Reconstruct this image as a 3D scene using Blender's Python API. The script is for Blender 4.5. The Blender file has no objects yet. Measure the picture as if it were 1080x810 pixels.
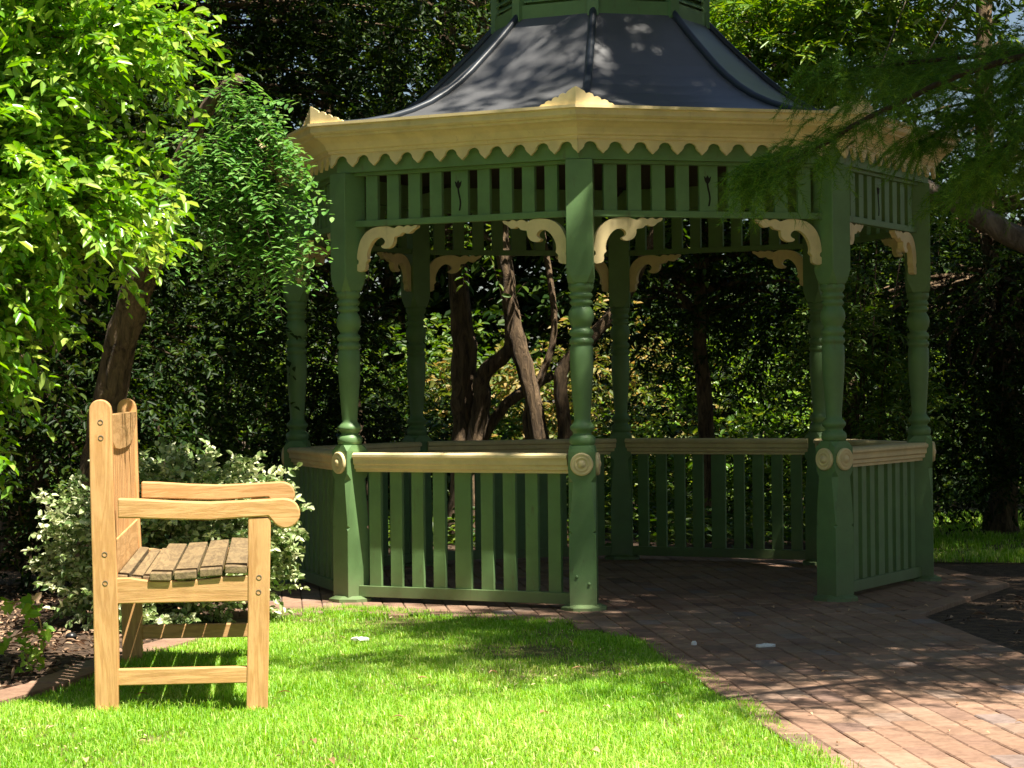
import bpy, bmesh, math, random
import numpy as np
from mathutils import Vector, Matrix, noise as mnoise
R_ = math.radians
PI = math.pi
sc = bpy.context.scene
col = sc.collection
rnd = random.Random(7)

# ------------------------------------------------------------------ camera, sky, sun, exposure
F_PX, PIT, ROLL, EYE = 2500.0, .00288, -.0102, 1.05
cam = bpy.data.cameras.new('camera')
cam.sensor_width = 36; cam.lens = F_PX/1080*36
cam.clip_start = .1; cam.clip_end = 600
co = bpy.data.objects.new('camera', cam); col.objects.link(co)
co.matrix_world = Matrix.Translation((0, 0, EYE)) @ Matrix.Rotation(PI/2+PIT, 4, 'X') @ Matrix.Rotation(ROLL, 4, 'Z')
sc.camera = co
SUN = Vector((.34, -.325, 1.0)).normalized()          # towards the sun
sun_el = math.asin(SUN.z); sun_rot = math.atan2(SUN.x, SUN.y)
w = bpy.data.worlds.new('World'); sc.world = w; w.use_nodes = True
nt = w.node_tree; nt.nodes.clear()
sky = nt.nodes.new('ShaderNodeTexSky'); sky.sky_type = 'NISHITA'; sky.sun_disc = False
sky.sun_elevation = sun_el; sky.sun_rotation = sun_rot
bg = nt.nodes.new('ShaderNodeBackground'); bg.inputs['Strength'].default_value = .042
wo = nt.nodes.new('ShaderNodeOutputWorld')
nt.links.new(sky.outputs[0], bg.inputs[0]); nt.links.new(bg.outputs[0], wo.inputs[0])
sl = bpy.data.lights.new('sun', 'SUN'); sl.energy = 5.0; sl.angle = R_(.53); sl.color = (1, .93, .80)
so = bpy.data.objects.new('sun', sl); col.objects.link(so)
so.rotation_euler = SUN.to_track_quat('Z', 'Y').to_euler()
sc.view_settings.view_transform = 'Standard'; sc.view_settings.look = 'None'
sc.view_settings.exposure = 1.32; sc.view_settings.gamma = 1
sc.render.engine = 'CYCLES'
sc.cycles.max_bounces = 6; sc.cycles.diffuse_bounces = 3; sc.cycles.glossy_bounces = 2
sc.cycles.transmission_bounces = 3; sc.cycles.transparent_max_bounces = 4

# ------------------------------------------------------------------ helpers
def tag(o, label=None, cat=None, group=None, kind=None):
    if label: o['label'] = label
    if cat: o['category'] = cat
    if group: o['group'] = group
    if kind: o['kind'] = kind
    return o
def empty(name, loc=(0, 0, 0), rz=0):
    o = bpy.data.objects.new(name, None); col.objects.link(o)
    o.location = loc; o.rotation_euler = (0, 0, rz); o.empty_display_size = .2
    return o
def link(name, me, mat, parent=None):
    o = bpy.data.objects.new(name, me); col.objects.link(o)
    for m in (mat if isinstance(mat, (list, tuple)) else [mat]): me.materials.append(m)
    if parent: o.parent = parent
    return o
def copy_tree(o, parent=None):
    c = o.copy(); col.objects.link(c); c.parent = parent
    for ch in list(o.children): copy_tree(ch, c)
    return c

class MB:
    """collects shapes into one mesh"""
    def __init__(s): s.v = []; s.f = []; s.sm = []
    def add(s, vs, fs, smooth=False):
        b = len(s.v); s.v += [tuple(p) for p in vs]
        s.f += [[b+i for i in f] for f in fs]; s.sm += [smooth]*len(fs)
    def box(s, x0, x1, y0, y1, z0, z1, M=None):
        vs = [Vector((x, y, z)) for z in (z0, z1) for y in (y0, y1) for x in (x0, x1)]
        if M: vs = [M @ p for p in vs]
        s.add(vs, [[0, 2, 3, 1], [4, 5, 7, 6], [0, 1, 5, 4], [2, 6, 7, 3], [0, 4, 6, 2], [1, 3, 7, 5]])
    def loops(s, L, closed=True, caps=True, smooth=False):
        n = len(L[0]); vs = [p for l in L for p in l]; fs = []
        for i in range(len(L)-1):
            for j in range(n if closed else n-1):
                k = (j+1) % n
                fs.append([i*n+j, i*n+k, (i+1)*n+k, (i+1)*n+j])
        s.add(vs, fs, smooth)
        if caps:
            b = len(s.v)-len(vs)
            s.f.append([b+j for j in reversed(range(n))]); s.sm.append(False)
            s.f.append([b+(len(L)-1)*n+j for j in range(n)]); s.sm.append(False)
    def lathe(s, prof, c=(0, 0, 0), n=24, smooth=True):
        s.loops([[Vector((c[0]+r*math.cos(2*PI*j/n), c[1]+r*math.sin(2*PI*j/n), c[2]+z)) for j in range(n)] for r, z in prof], smooth=smooth)
    def tube(s, pts, rad, n=8, wob=0, seed=0):
        pts = [Vector(p) for p in pts]; L = []
        d0 = (pts[1]-pts[0]).normalized()
        a = d0.cross(Vector((0, 0, 1)) if abs(d0.z) < .9 else Vector((1, 0, 0))).normalized()
        for i, p in enumerate(pts):
            d = (pts[min(i+1, len(pts)-1)]-pts[max(i-1, 0)]).normalized()
            a = (a-d*a.dot(d)).normalized(); b = d.cross(a)
            r = rad[i] if isinstance(rad, (list, tuple)) else rad
            ring = []
            for j in range(n):
                an = 2*PI*j/n
                k = 1+wob*(mnoise.noise(Vector((p.x*3+math.cos(an)*1.4+seed, p.y*3+math.sin(an)*1.4, p.z*1.6)))) if wob else 1
                ring.append(p+(a*math.cos(an)+b*math.sin(an))*r*k)
            L.append(ring)
        s.loops(L, smooth=True)
    def prism(s, poly, y0, y1, M=None):
        """poly in (x,z), extruded along y"""
        n = len(poly)
        vs = [Vector((x, y0, z)) for x, z in poly]+[Vector((x, y1, z)) for x, z in poly]
        if M: vs = [M @ p for p in vs]
        fs = [list(range(n)), [n+i for i in reversed(range(n))]]
        fs += [[(i+1) % n, i, n+i, n+(i+1) % n] for i in range(n)]
        s.add(vs, fs)
    def build(s, name, mat, parent=None, bevel=0, fixn=True):
        me = bpy.data.meshes.new(name)
        me.from_pydata(s.v, [], s.f); me.update()
        me.polygons.foreach_set('use_smooth', s.sm)
        if fixn:
            bm = bmesh.new(); bm.from_mesh(me)
            bmesh.ops.recalc_face_normals(bm, faces=bm.faces); bm.to_mesh(me); bm.free()
        o = link(name, me, mat, parent)
        if bevel:
            b = o.modifiers.new('bevel', 'BEVEL'); b.width = bevel; b.segments = 2
            b.limit_method = 'ANGLE'; b.angle_limit = R_(40)
        return o

# ------------------------------------------------------------------ materials
def mat(name):
    m = bpy.data.materials.new(name); m.use_nodes = True
    return m, m.node_tree, m.node_tree.nodes['Principled BSDF']
def N(nt, t, **kw):
    n = nt.nodes.new(t)
    for k, v in kw.items():
        if k in n.inputs: n.inputs[k].default_value = v
        else: setattr(n, k, v)
    return n
def ramp(nt, stops):
    r = nt.nodes.new('ShaderNodeValToRGB'); e = r.color_ramp.elements
    while len(e) < len(stops): e.new(.5)
    for i, (p, c) in enumerate(stops): e[i].position = p; e[i].color = (*c, 1)
    return r
def rgb(c, k=1): return tuple(min(1, x*k) for x in c)

def paint(name, base, rough=.45, wear=.12, scale=6, dirt=(.12, .09, .05), bump=.15, splash=False):
    m, nt, p = mat(name); L = nt.links.new
    tc = N(nt, 'ShaderNodeTexCoord')
    n1 = N(nt, 'ShaderNodeTexNoise', Scale=scale, Detail=8, Roughness=.65)
    L(tc.outputs['Object'], n1.inputs['Vector'])
    r = ramp(nt, [(.3, rgb(base, .82)), (.55, base), (.75, rgb(base, 1.12))]); L(n1.outputs['Fac'], r.inputs[0])
    n2 = N(nt, 'ShaderNodeTexNoise', Scale=scale*5, Detail=6, Roughness=.7)
    mp = N(nt, 'ShaderNodeMapping'); mp.inputs['Scale'].default_value = (1, 1, .25)
    L(tc.outputs['Object'], mp.inputs[0]); L(mp.outputs[0], n2.inputs['Vector'])
    r2 = ramp(nt, [(.60, (0, 0, 0)), (.74, (1, 1, 1))]); L(n2.outputs['Fac'], r2.inputs[0])
    mx = N(nt, 'ShaderNodeMixRGB', blend_type='MIX'); mx.inputs[2].default_value = (*dirt, 1)
    ml = N(nt, 'ShaderNodeMath', operation='MULTIPLY'); ml.inputs[1].default_value = wear*3
    L(r2.outputs[0], ml.inputs[0]); L(ml.outputs[0], mx.inputs[0]); L(r.outputs[0], mx.inputs[1])
    outc = mx.outputs[0]
    if splash:
        sx = N(nt, 'ShaderNodeSeparateXYZ'); L(tc.outputs['Object'], sx.inputs[0])
        mr = N(nt, 'ShaderNodeMapRange'); mr.inputs['From Min'].default_value = .02; mr.inputs['From Max'].default_value = .20; mr.inputs['To Min'].default_value = .75; mr.inputs['To Max'].default_value = -.2
        L(sx.outputs['Z'], mr.inputs['Value'])
        n4 = N(nt, 'ShaderNodeTexNoise', Scale=28, Detail=9, Roughness=.75); L(tc.outputs['Object'], n4.inputs['Vector'])
        m4 = N(nt, 'ShaderNodeMath', operation='MULTIPLY', use_clamp=True); L(mr.outputs[0], m4.inputs[0]); L(n4.outputs['Fac'], m4.inputs[1])
        m5 = N(nt, 'ShaderNodeMixRGB'); m5.inputs[2].default_value = (.16, .12, .08, 1)
        L(m4.outputs[0], m5.inputs[0]); L(outc, m5.inputs[1]); outc = m5.outputs[0]
    L(outc, p.inputs['Base Color'])
    p.inputs['Roughness'].default_value = rough
    b = N(nt, 'ShaderNodeBump', Strength=bump, Distance=.004); L(n2.outputs['Fac'], b.inputs['Height']); L(b.outputs[0], p.inputs['Normal'])
    return m

def wood(name, c1, c2, axis, rough=.55, bump=.3, ring=9.0):
    """grain stretched along one axis of the object's own coordinates"""
    m, nt, p = mat(name); L = nt.links.new
    tc = N(nt, 'ShaderNodeTexCoord'); mp = N(nt, 'ShaderNodeMapping')
    s = [14, 14, 14]; s[axis] = 1.6; mp.inputs['Scale'].default_value = s
    L(tc.outputs['Object'], mp.inputs[0])
    n1 = N(nt, 'ShaderNodeTexNoise', Scale=1.1, Detail=6, Roughness=.6, Distortion=.6); L(mp.outputs[0], n1.inputs['Vector'])
    wv = N(nt, 'ShaderNodeMath', operation='SINE'); ml = N(nt, 'ShaderNodeMath', operation='MULTIPLY'); ml.inputs[1].default_value = ring*4
    L(n1.outputs['Fac'], ml.inputs[0]); L(ml.outputs[0], wv.inputs[0])
    n2 = N(nt, 'ShaderNodeTexNoise', Scale=7, Detail=8, Roughness=.7); L(mp.outputs[0], n2.inputs['Vector'])
    ad = N(nt, 'ShaderNodeMath', operation='MULTIPLY_ADD'); ad.inputs[1].default_value = .18
    L(wv.outputs[0], ad.inputs[0]); L(n2.outputs['Fac'], ad.inputs[2])
    r = ramp(nt, [(.25, c2), (.6, c1), (.85, rgb(c1, 1.15))]); L(ad.outputs[0], r.inputs[0])
    n3 = N(nt, 'ShaderNodeTexNoise', Scale=4, Detail=5, Roughness=.6); L(tc.outputs['Object'], n3.inputs['Vector'])
    r3 = ramp(nt, [(.35, (.78, .77, .78)), (.6, (1, 1, 1))]); L(n3.outputs['Fac'], r3.inputs[0])
    mx = N(nt, 'ShaderNodeMixRGB', blend_type='MULTIPLY'); mx.inputs[0].default_value = .8
    L(r.outputs[0], mx.inputs[1]); L(r3.outputs[0], mx.inputs[2]); L(mx.outputs[0], p.inputs['Base Color'])
    p.inputs['Roughness'].default_value = rough
    b = N(nt, 'ShaderNodeBump', Strength=bump, Distance=.003); L(ad.outputs[0], b.inputs['Height']); L(b.outputs[0], p.inputs['Normal'])
    return m

def leaf_mat(name, c_dark, c_mid, c_light, rough=.4, trans=.35, spec=.42):
    m, nt, p = mat(name); L = nt.links.new
    at_ = N(nt, 'ShaderNodeAttribute', attribute_name='rnd')
    r = ramp(nt, [(.0, c_dark), (.5, c_mid), (.93, c_light), (1, rgb(c_light, 1.1))]); L(at_.outputs['Fac'], r.inputs[0])
    colr = r.outputs[0]
    L(colr, p.inputs['Base Color']); p.inputs['Roughness'].default_value = rough
    p.inputs['Specular IOR Level'].default_value = spec
    t = N(nt, 'ShaderNodeBsdfTranslucent')
    hs = N(nt, 'ShaderNodeHueSaturation', Saturation=1.15, Value=1.5); hs.inputs['Hue'].default_value = .485
    L(colr, hs.inputs['Color']); L(hs.outputs[0], t.inputs[0])
    mx = N(nt, 'ShaderNodeMixShader'); mx.inputs[0].default_value = trans
    L(p.outputs[0], mx.inputs[1]); L(t.outputs[0], mx.inputs[2])
    L(mx.outputs[0], nt.nodes['Material Output'].inputs['Surface'])
    return m

def bark_mat(name, c1, c2, scale=9):
    m, nt, p = mat(name); L = nt.links.new
    tc = N(nt, 'ShaderNodeTexCoord'); mp = N(nt, 'ShaderNodeMapping'); mp.inputs['Scale'].default_value = (1, 1, .22)
    L(tc.outputs['Object'], mp.inputs[0])
    v = N(nt, 'ShaderNodeTexNoise', Scale=scale*2, Detail=9, Roughness=.7, Distortion=.8); L(mp.outputs[0], v.inputs['Vector'])
    r = ramp(nt, [(.35, c2), (.62, c1)]); L(v.outputs['Fac'], r.inputs[0]); L(r.outputs[0], p.inputs['Base Color'])
    p.inputs['Roughness'].default_value = .9
    b = N(nt, 'ShaderNodeBump', Strength=1, Distance=.06); L(v.outputs['Fac'], b.inputs['Height']); L(b.outputs[0], p.inputs['Normal'])
    return m

GREEN = paint('green_paint', (.145, .265, .100), rough=.48, wear=.2, splash=True)
CREAM = paint('cream_paint', (.87, .70, .37), rough=.5, wear=.10, dirt=(.3, .2, .09))
DARKWOOD = paint('ceiling_stain', (.045, .028, .016), rough=.8, wear=.05)
HOLE_SHADE = paint('painted_hole_shade', (.012, .010, .006), rough=.9, wear=0)  # near-black colour painted in for the shade inside a hole
ROOF = paint('roof_metal', (.128, .130, .136), rough=.40, wear=.06, scale=2.5, dirt=(.2, .19, .17), bump=.05)
ROOF.node_tree.nodes['Principled BSDF'].inputs['Metallic'].default_value = .15
RIBM = paint('roof_rib_metal', (.030, .038, .05), rough=.4, wear=.06)
TEAK_X = wood('teak_grain_across', (.70, .40, .17), (.56, .30, .11), 0)
TEAK_Y = wood('teak_grain_long', (.70, .42, .18), (.56, .31, .115), 1)
TEAK_Z = wood('teak_grain_upright', (.70, .395, .165), (.56, .29, .105), 2)
SLAT = wood('weathered_seat_wood', (.26, .185, .092), (.17, .118, .06), 1, rough=.75, bump=.6)
SCREW = paint('screw_metal', (.16, .13, .10), rough=.5)
BARK = bark_mat('brown_bark', (.30, .20, .11), (.035, .022, .013), 13)
BARKG = bark_mat('grey_bark', (.32, .25, .18), (.09, .065, .045), 6)
TWIG = bark_mat('twig_bark', (.12, .075, .04), (.05, .03, .02), 20)

# ------------------------------------------------------------------ foliage machinery (numpy)
def nrm(a): return a/np.maximum(np.linalg.norm(a, axis=-1, keepdims=True), 1e-9)
def np_mesh(name, V, faces_n, F, rv, mi=None, smooth=False):
    """V (n,3); faces_n per-face vertex counts; F flat loop indices; rv per-face random"""
    me = bpy.data.meshes.new(name)
    me.vertices.add(len(V)); me.vertices.foreach_set('co', np.ascontiguousarray(V, dtype=np.float32).ravel())
    me.loops.add(len(F)); me.loops.foreach_set('vertex_index', np.ascontiguousarray(F, dtype=np.int32))
    me.polygons.add(len(faces_n))
    st = np.concatenate([[0], np.cumsum(faces_n)[:-1]]).astype(np.int32)
    me.polygons.foreach_set('loop_start', st); me.polygons.foreach_set('loop_total', np.asarray(faces_n, dtype=np.int32))
    if mi is not None: me.polygons.foreach_set('material_index', np.asarray(mi, dtype=np.int32))
    me.update(calc_edges=True)
    a = me.attributes.new('rnd', 'FLOAT', 'FACE'); a.data.foreach_set('value', np.asarray(rv, dtype=np.float32))
    return me
def leaves_geo(P, D, Nn, ln, wd, rg, fold=.25, curl=.15):
    """six-point leaf blades folded along the midrib: returns V, counts, F, rnd"""
    n = len(P); D = nrm(D); S = nrm(np.cross(D, Nn)); U = np.cross(S, D)
    ln = ln[:, None]; wd = wd[:, None]
    def q(a, b, c): return P+D*ln*a+S*wd*b+U*wd*c
    V = np.stack([q(0, 0, 0), q(.28, -.42, fold), q(.68, -.40, fold-curl*.6), q(1, 0, -curl*2.0), q(.68, .40, fold-curl*.6), q(.28, .42, fold)], 1).reshape(-1, 3)
    b = (np.arange(n)*6)[:, None]
    F = np.concatenate([b+np.array([[0, 1, 2, 3]]), b+np.array([[0, 3, 4, 5]])], 1).ravel()
    rv = np.repeat(rg.random(n), 2)
    return V, np.full(2*n, 4), F, rv
def needles_geo(P, D, Nn, ln, wd, rg):
    n = len(P); D = nrm(D); S = nrm(np.cross(D, Nn))
    V = np.stack([P-S*wd[:, None]/2, P+S*wd[:, None]/2, P+D*ln[:, None]], 1).reshape(-1, 3)
    return V, np.full(n, 3), np.arange(3*n), rg.random(n)
def twig_geo(P0, P1, P2, r, rg):
    """bent three-sided twigs"""
    n = len(P0); V = []
    for P, k in ((P0, 1.), (P1, .7), (P2, .25)):
        d = nrm(P2-P0); a = nrm(np.cross(d, np.array([.3, .2, .9]))); b = np.cross(d, a)
        for an in (0, 2.094, 4.189):
            V.append(P+(a*math.cos(an)+b*math.sin(an))*(r*k)[:, None])
    V = np.stack(V, 1).reshape(-1, 3)
    f = []
    for i in (0, 3):
        for j in range(3):
            k = (j+1) % 3; f.append([i+j, i+k, i+3+k, i+3+j])
    f = np.array(f).reshape(1, -1); b = (np.arange(n)*9)[:, None]
    return V, np.full(6*n, 4), (b+f).ravel(), np.repeat(rg.random(n), 6)
def merge(parts):
    V, C, F, Rv, MI = [], [], [], [], []; o = 0
    for (v, c, f, r), mi in parts:
        V.append(v); C.append(c); F.append(f+o); Rv.append(r); MI.append(np.full(len(c), mi)); o += len(v)
    return np.concatenate(V), np.concatenate(C), np.concatenate(F), np.concatenate(Rv), np.concatenate(MI)
def sprays(P0, D, L, m, ll, lw, rg, droop=.35, spread=.9, up=.55, kind='alt', jit=.35, lj=.3):
    """leafy twigs; P0,D (n,3), L (n). m leaves on each"""
    n = len(P0); D = nrm(D)
    t = (np.arange(m)+.6)/m
    T = np.tile(t, (n, 1))+rg.normal(0, .3/m, (n, m))
    down = np.array([0, 0, -1.])
    pos = P0[:, None]+D[:, None]*(L[:, None]*T)[..., None]+down*((L*droop)[:, None]*T**2)[..., None]
    tan = nrm(D[:, None]+down*(2*droop*T)[..., None])
    side = nrm(np.cross(tan, np.array([0, 0, 1.])+rg.normal(0, .25, (n, 1, 3))))
    sgn = np.where(np.arange(m) % 2 == 0, 1., -1.)[None, :, None]
    ld = nrm(tan*(1-.35*spread)+side*sgn*spread+rg.normal(0, jit, (n, m, 3)))
    nn = nrm(np.array([0, 0, 1.])*up+np.cross(side, tan)*.0+rg.normal(0, jit, (n, m, 3))+nrm(np.array([SUN.x, SUN.y, SUN.z]))*up*.6)
    pos = pos.reshape(-1, 3); ld = ld.reshape(-1, 3); nn = nn.reshape(-1, 3)
    ln = ll*(1+rg.uniform(-lj, lj, n*m)); wd = lw*(1+rg.uniform(-lj, lj, n*m))
    tw = (P0, P0+D*(L*.5)[:, None]+down*(L*droop*.25)[:, None], P0+D*L[:, None]+down*(L*droop)[:, None])
    return pos, ld, nn, ln, wd, tw
def in_clumps(clumps, rg, sub=10, tight=.34, shell=.6):
    """clump: (cx,cy,cz,rx,ry,rz,n) -> spray starts and outward directions, bunched round sub centres"""
    P, D, C = [], [], []
    for cx, cy, cz, rx, ry, rz, n in clumps:
        c = np.array([cx, cy, cz]); r = np.array([rx, ry, rz])
        k = sub
        u = nrm(rg.normal(size=(k, 3)))*(rg.random((k, 1))**.45)*.95
        pick = rg.integers(0, k, n)
        off = rg.normal(size=(n, 3))*tight
        q = u[pick]+off
        l = np.linalg.norm(q, axis=1, keepdims=True); q = np.where(l > 1.12, q/l*1.12*rg.uniform(.9, 1, (n, 1)), q)
        P.append(c+q*r); d = nrm(q*.8+off*1.2+rg.normal(0, .35, (n, 3)))
        d[:, 2] = d[:, 2]*.6+.05
        D.append(nrm(d)); C.append(c+u*r*.8)
    return np.concatenate(P), np.concatenate(D), C
def crown(name, clumps, m, L, ll, lw, mt, parent, seed, sub=10, tight=.34, **kw):
    rg = np.random.default_rng(seed)
    P, D, C = in_clumps(clumps, rg, sub, tight)
    Ls = L*rg.uniform(.6, 1.3, len(P))
    pos, ld, nn, ln, wd, tw = sprays(P, D, Ls, m, ll, lw, rg, **kw)
    parts = [(leaves_geo(pos, ld, nn, ln, wd, rg), 0), (twig_geo(*tw, np.full(len(P), max(.0018, ll*.028)), rg), 1)]
    V, c, F, rv, mi = merge(parts)
    me = np_mesh(name, V, c, F, rv, mi)
    return link(name, me, [mt, TWIG], parent), C
def limbs(mb, trunk_pts, C, rg, r0=.03, n=6, every=1):
    """thin limbs from the nearest trunk point up to each bunch of leaves"""
    tp = [Vector(p) for p in trunk_pts]
    for cs in C:
        for c in cs[::every]:
            c = Vector(c)
            best = min(tp, key=lambda p: (p-c).length+(1.2*max(0, p.z-c.z)))
            mid = best.lerp(c, .5)+Vector((rg.normal()*.12, rg.normal()*.12, abs(rg.normal())*.15))
            L = [best, best.lerp(mid, .5)+Vector((rg.normal()*.03, rg.normal()*.03, .03)), mid, mid.lerp(c, .5)+Vector((rg.normal()*.05, 0, .04)), c]
            mb.tube(L, [r0, r0*.8, r0*.6, r0*.4, r0*.15], n)
def curve(pts, k=5, wob=.03, seed=0):
    """Catmull-Rom through points with a little wobble"""
    r = random.Random(seed); P = [Vector(p) for p in pts]; out = []
    for i in range(len(P)-1):
        a = P[max(i-1, 0)]; b = P[i]; c = P[i+1]; d = P[min(i+2, len(P)-1)]
        for j in range(k):
            t = j/k
            q = .5*((2*b)+(c-a)*t+(2*a-5*b+4*c-d)*t*t+(3*b-a-3*c+d)*t**3)
            out.append(q+Vector((r.uniform(-1, 1), r.uniform(-1, 1), 0))*wob)
    out.append(P[-1]); return out
def taper(n, r0, r1, flare=1.0):
    return [(r0+(r1-r0)*(i/(n-1)))*(1+(flare-1)*max(0, 1-i/(n-1)*6)) for i in range(n)]

# ------------------------------------------------------------------ ground, lawn, paving
def at(x, y, D):
    u, v = x-540, y-405; c, s = math.cos(ROLL), math.sin(ROLL)
    u, v = u*c+v*s, -u*s+v*c
    dx, dy, dz = u/F_PX, 1., -v/F_PX
    c, s = math.cos(PIT), math.sin(PIT)
    dy, dz = dy*c-dz*s, dz*c+dy*s
    return Vector((dx/dy*D, D, EYE+dz/dy*D))

LAWN = [(-9, 7.2), (-3.2, 7.6), (-2.2, 8.0), (-1.80, 8.22), (-1.66, 8.75), (-1.54, 9.75), (-1.38, 10.3), (-1.13, 11.55), (-.84, 11.80),
        (-.40, 11.50), (-.02, 11.24), (.25, 10.92), (.42, 10.45), (.55, 9.95), (.68, 9.1), (.76, 8.3), (.84, 7.4), (.91, 6.58), (1.0, 5.2), (1.15, 3), (1.3, 0), (1.4, -4), (-9, -4)]
def inside(poly, x, y):
    c = False; n = len(poly)
    for i in range(n):
        x0, y0 = poly[i]; x1, y1 = poly[(i+1) % n]
        if (y0 > y) != (y1 > y) and x < (x1-x0)*(y-y0)/(y1-y0)+x0: c = not c
    return c
def inside_np(poly, X, Y):
    c = np.zeros(len(X), bool); n = len(poly)
    for i in range(n):
        x0, y0 = poly[i]; x1, y1 = poly[(i+1) % n]
        if y0 == y1: continue
        k = ((y0 > Y) != (y1 > Y)) & (X < (x1-x0)*(Y-y0)/(y1-y0)+x0); c ^= k
    return c
def sheet(name, poly, z, m):
    mb = MB(); mb.add([(x, y, z) for x, y in poly], [list(range(len(poly)))])
    o = mb.build(name, m, fixn=False)
    if o.data.polygons[0].normal.z < 0: o.data.flip_normals()
    o['kind'] = 'structure'; return o

def soil_mat(name, c1, c2, c3, scale):
    m, nt, p = mat(name); L = nt.links.new
    tc = N(nt, 'ShaderNodeTexCoord')
    n1 = N(nt, 'ShaderNodeTexNoise', Scale=scale, Detail=10, Roughness=.75); L(tc.outputs['Object'], n1.inputs['Vector'])
    n2 = N(nt, 'ShaderNodeTexVoronoi', Scale=scale*4); L(tc.outputs['Object'], n2.inputs['Vector'])
    r = ramp(nt, [(.35, c2), (.5, c1), (.68, c3)]); L(n1.outputs['Fac'], r.inputs[0]); L(r.outputs[0], p.inputs['Base Color'])
    p.inputs['Roughness'].default_value = .95
    ad = N(nt, 'ShaderNodeMath', operation='ADD'); L(n1.outputs['Fac'], ad.inputs[0]); L(n2.outputs['Distance'], ad.inputs[1])
    b = N(nt, 'ShaderNodeBump', Strength=.8, Distance=.03); L(ad.outputs[0], b.inputs['Height']); L(b.outputs[0], p.inputs['Normal'])
    return m
SOIL = soil_mat('mulch_soil', (.10, .06, .035), (.035, .022, .014), (.20, .13, .08), 14)
TURF = soil_mat('turf_soil', (.14, .16, .03), (.10, .075, .03), (.36, .27, .12), 9)
SAND = soil_mat('joint_sand', (.13, .09, .06), (.05, .035, .025), (.2, .15, .10), 40)
sheet('ground', [(-160, -120), (160, -120), (160, 240), (-160, 240)], 0, SOIL)
sheet('lawn_soil', LAWN, .004, TURF)
BACKLAWN = [(2.72, 12.95), (7, 11.6), (9, 19), (4.5, 18.5), (2.2, 16.5), (2.3, 14.3)]
sheet('back_lawn_soil', [(2.5, 14.6), (7.5, 13.4), (9, 22), (2.2, 20.5)], .005, TURF)
BACKLAWN = [(2.5, 14.6), (7.5, 13.4), (9, 22), (2.2, 20.5)]

TH, GC, GR = -.0998, Vector((.512, 13.226, 0)), 1.7365
def oct_pt(k, r, z=0):
    a = TH+k*PI/4
    return Vector((GC.x+r*math.sin(a), GC.y-r*math.cos(a), z))
PATH = [(-1.36, 10.32), (-1.13, 11.45), (-.84, 11.62), (-.40, 11.36), (-.02, 11.12), (.25, 10.86), (.42, 10.45), (.55, 9.95), (.68, 9.1), (.76, 8.3), (.84, 7.4), (.91, 6.58), (1.0, 5.2), (1.15, 3), (1.3, 0), (1.4, -4),
        (3.3, -4), (2.9, 0), (2.6, 3), (2.3, 6), (2.08, 8.4), (1.99, 9.27), (1.85, 11.08), (2.65, 12.8), (2.46, 13.95), (1.8, 15.2), (.7, 15.65), (-.6, 15.2), (-1.45, 14.1), (-1.5, 13.0), (-1.25, 12.2), (-1.45, 11.4)]
sheet('path_bed', PATH, .014, SAND)
def brick_mat():
    m, nt, p = mat('brick_paver'); L = nt.links.new
    a = N(nt, 'ShaderNodeAttribute', attribute_name='rnd'); tc = N(nt, 'ShaderNodeTexCoord')
    r = ramp(nt, [(0, (.24, .15, .115)), (.12, (.32, .19, .13)), (.45, (.355, .215, .143)), (.8, (.385, .245, .165)), (.96, (.36, .25, .19)), (1, (.27, .21, .20))]); L(a.outputs['Fac'], r.inputs[0])
    n1 = N(nt, 'ShaderNodeTexNoise', Scale=30, Detail=8, Roughness=.7); L(tc.outputs['Object'], n1.inputs['Vector'])
    n3 = N(nt, 'ShaderNodeTexNoise', Scale=2.2, Detail=5, Roughness=.65); L(tc.outputs['Object'], n3.inputs['Vector'])
    r1 = ramp(nt, [(.3, (.62, .60, .58)), (.6, (1.0, 1.0, 1.0))]); L(n1.outputs['Fac'], r1.inputs[0])
    r3 = ramp(nt, [(.35, (.68, .66, .64)), (.6, (1, 1, 1))]); L(n3.outputs['Fac'], r3.inputs[0])
    m1 = N(nt, 'ShaderNodeMixRGB', blend_type='MULTIPLY'); m1.inputs[0].default_value = 1; L(r.outputs[0], m1.inputs[1]); L(r1.outputs[0], m1.inputs[2])
    m2 = N(nt, 'ShaderNodeMixRGB', blend_type='MULTIPLY'); m2.inputs[0].default_value = 1; L(m1.outputs[0], m2.inputs[1]); L(r3.outputs[0], m2.inputs[2])
    L(m2.outputs[0], p.inputs['Base Color']); p.inputs['Roughness'].default_value = .85
    b = N(nt, 'ShaderNodeBump', Strength=.5, Distance=.006); L(n1.outputs['Fac'], b.inputs['Height']); L(b.outputs[0], p.inputs['Normal'])
    return m
BRICK = brick_mat()
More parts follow.
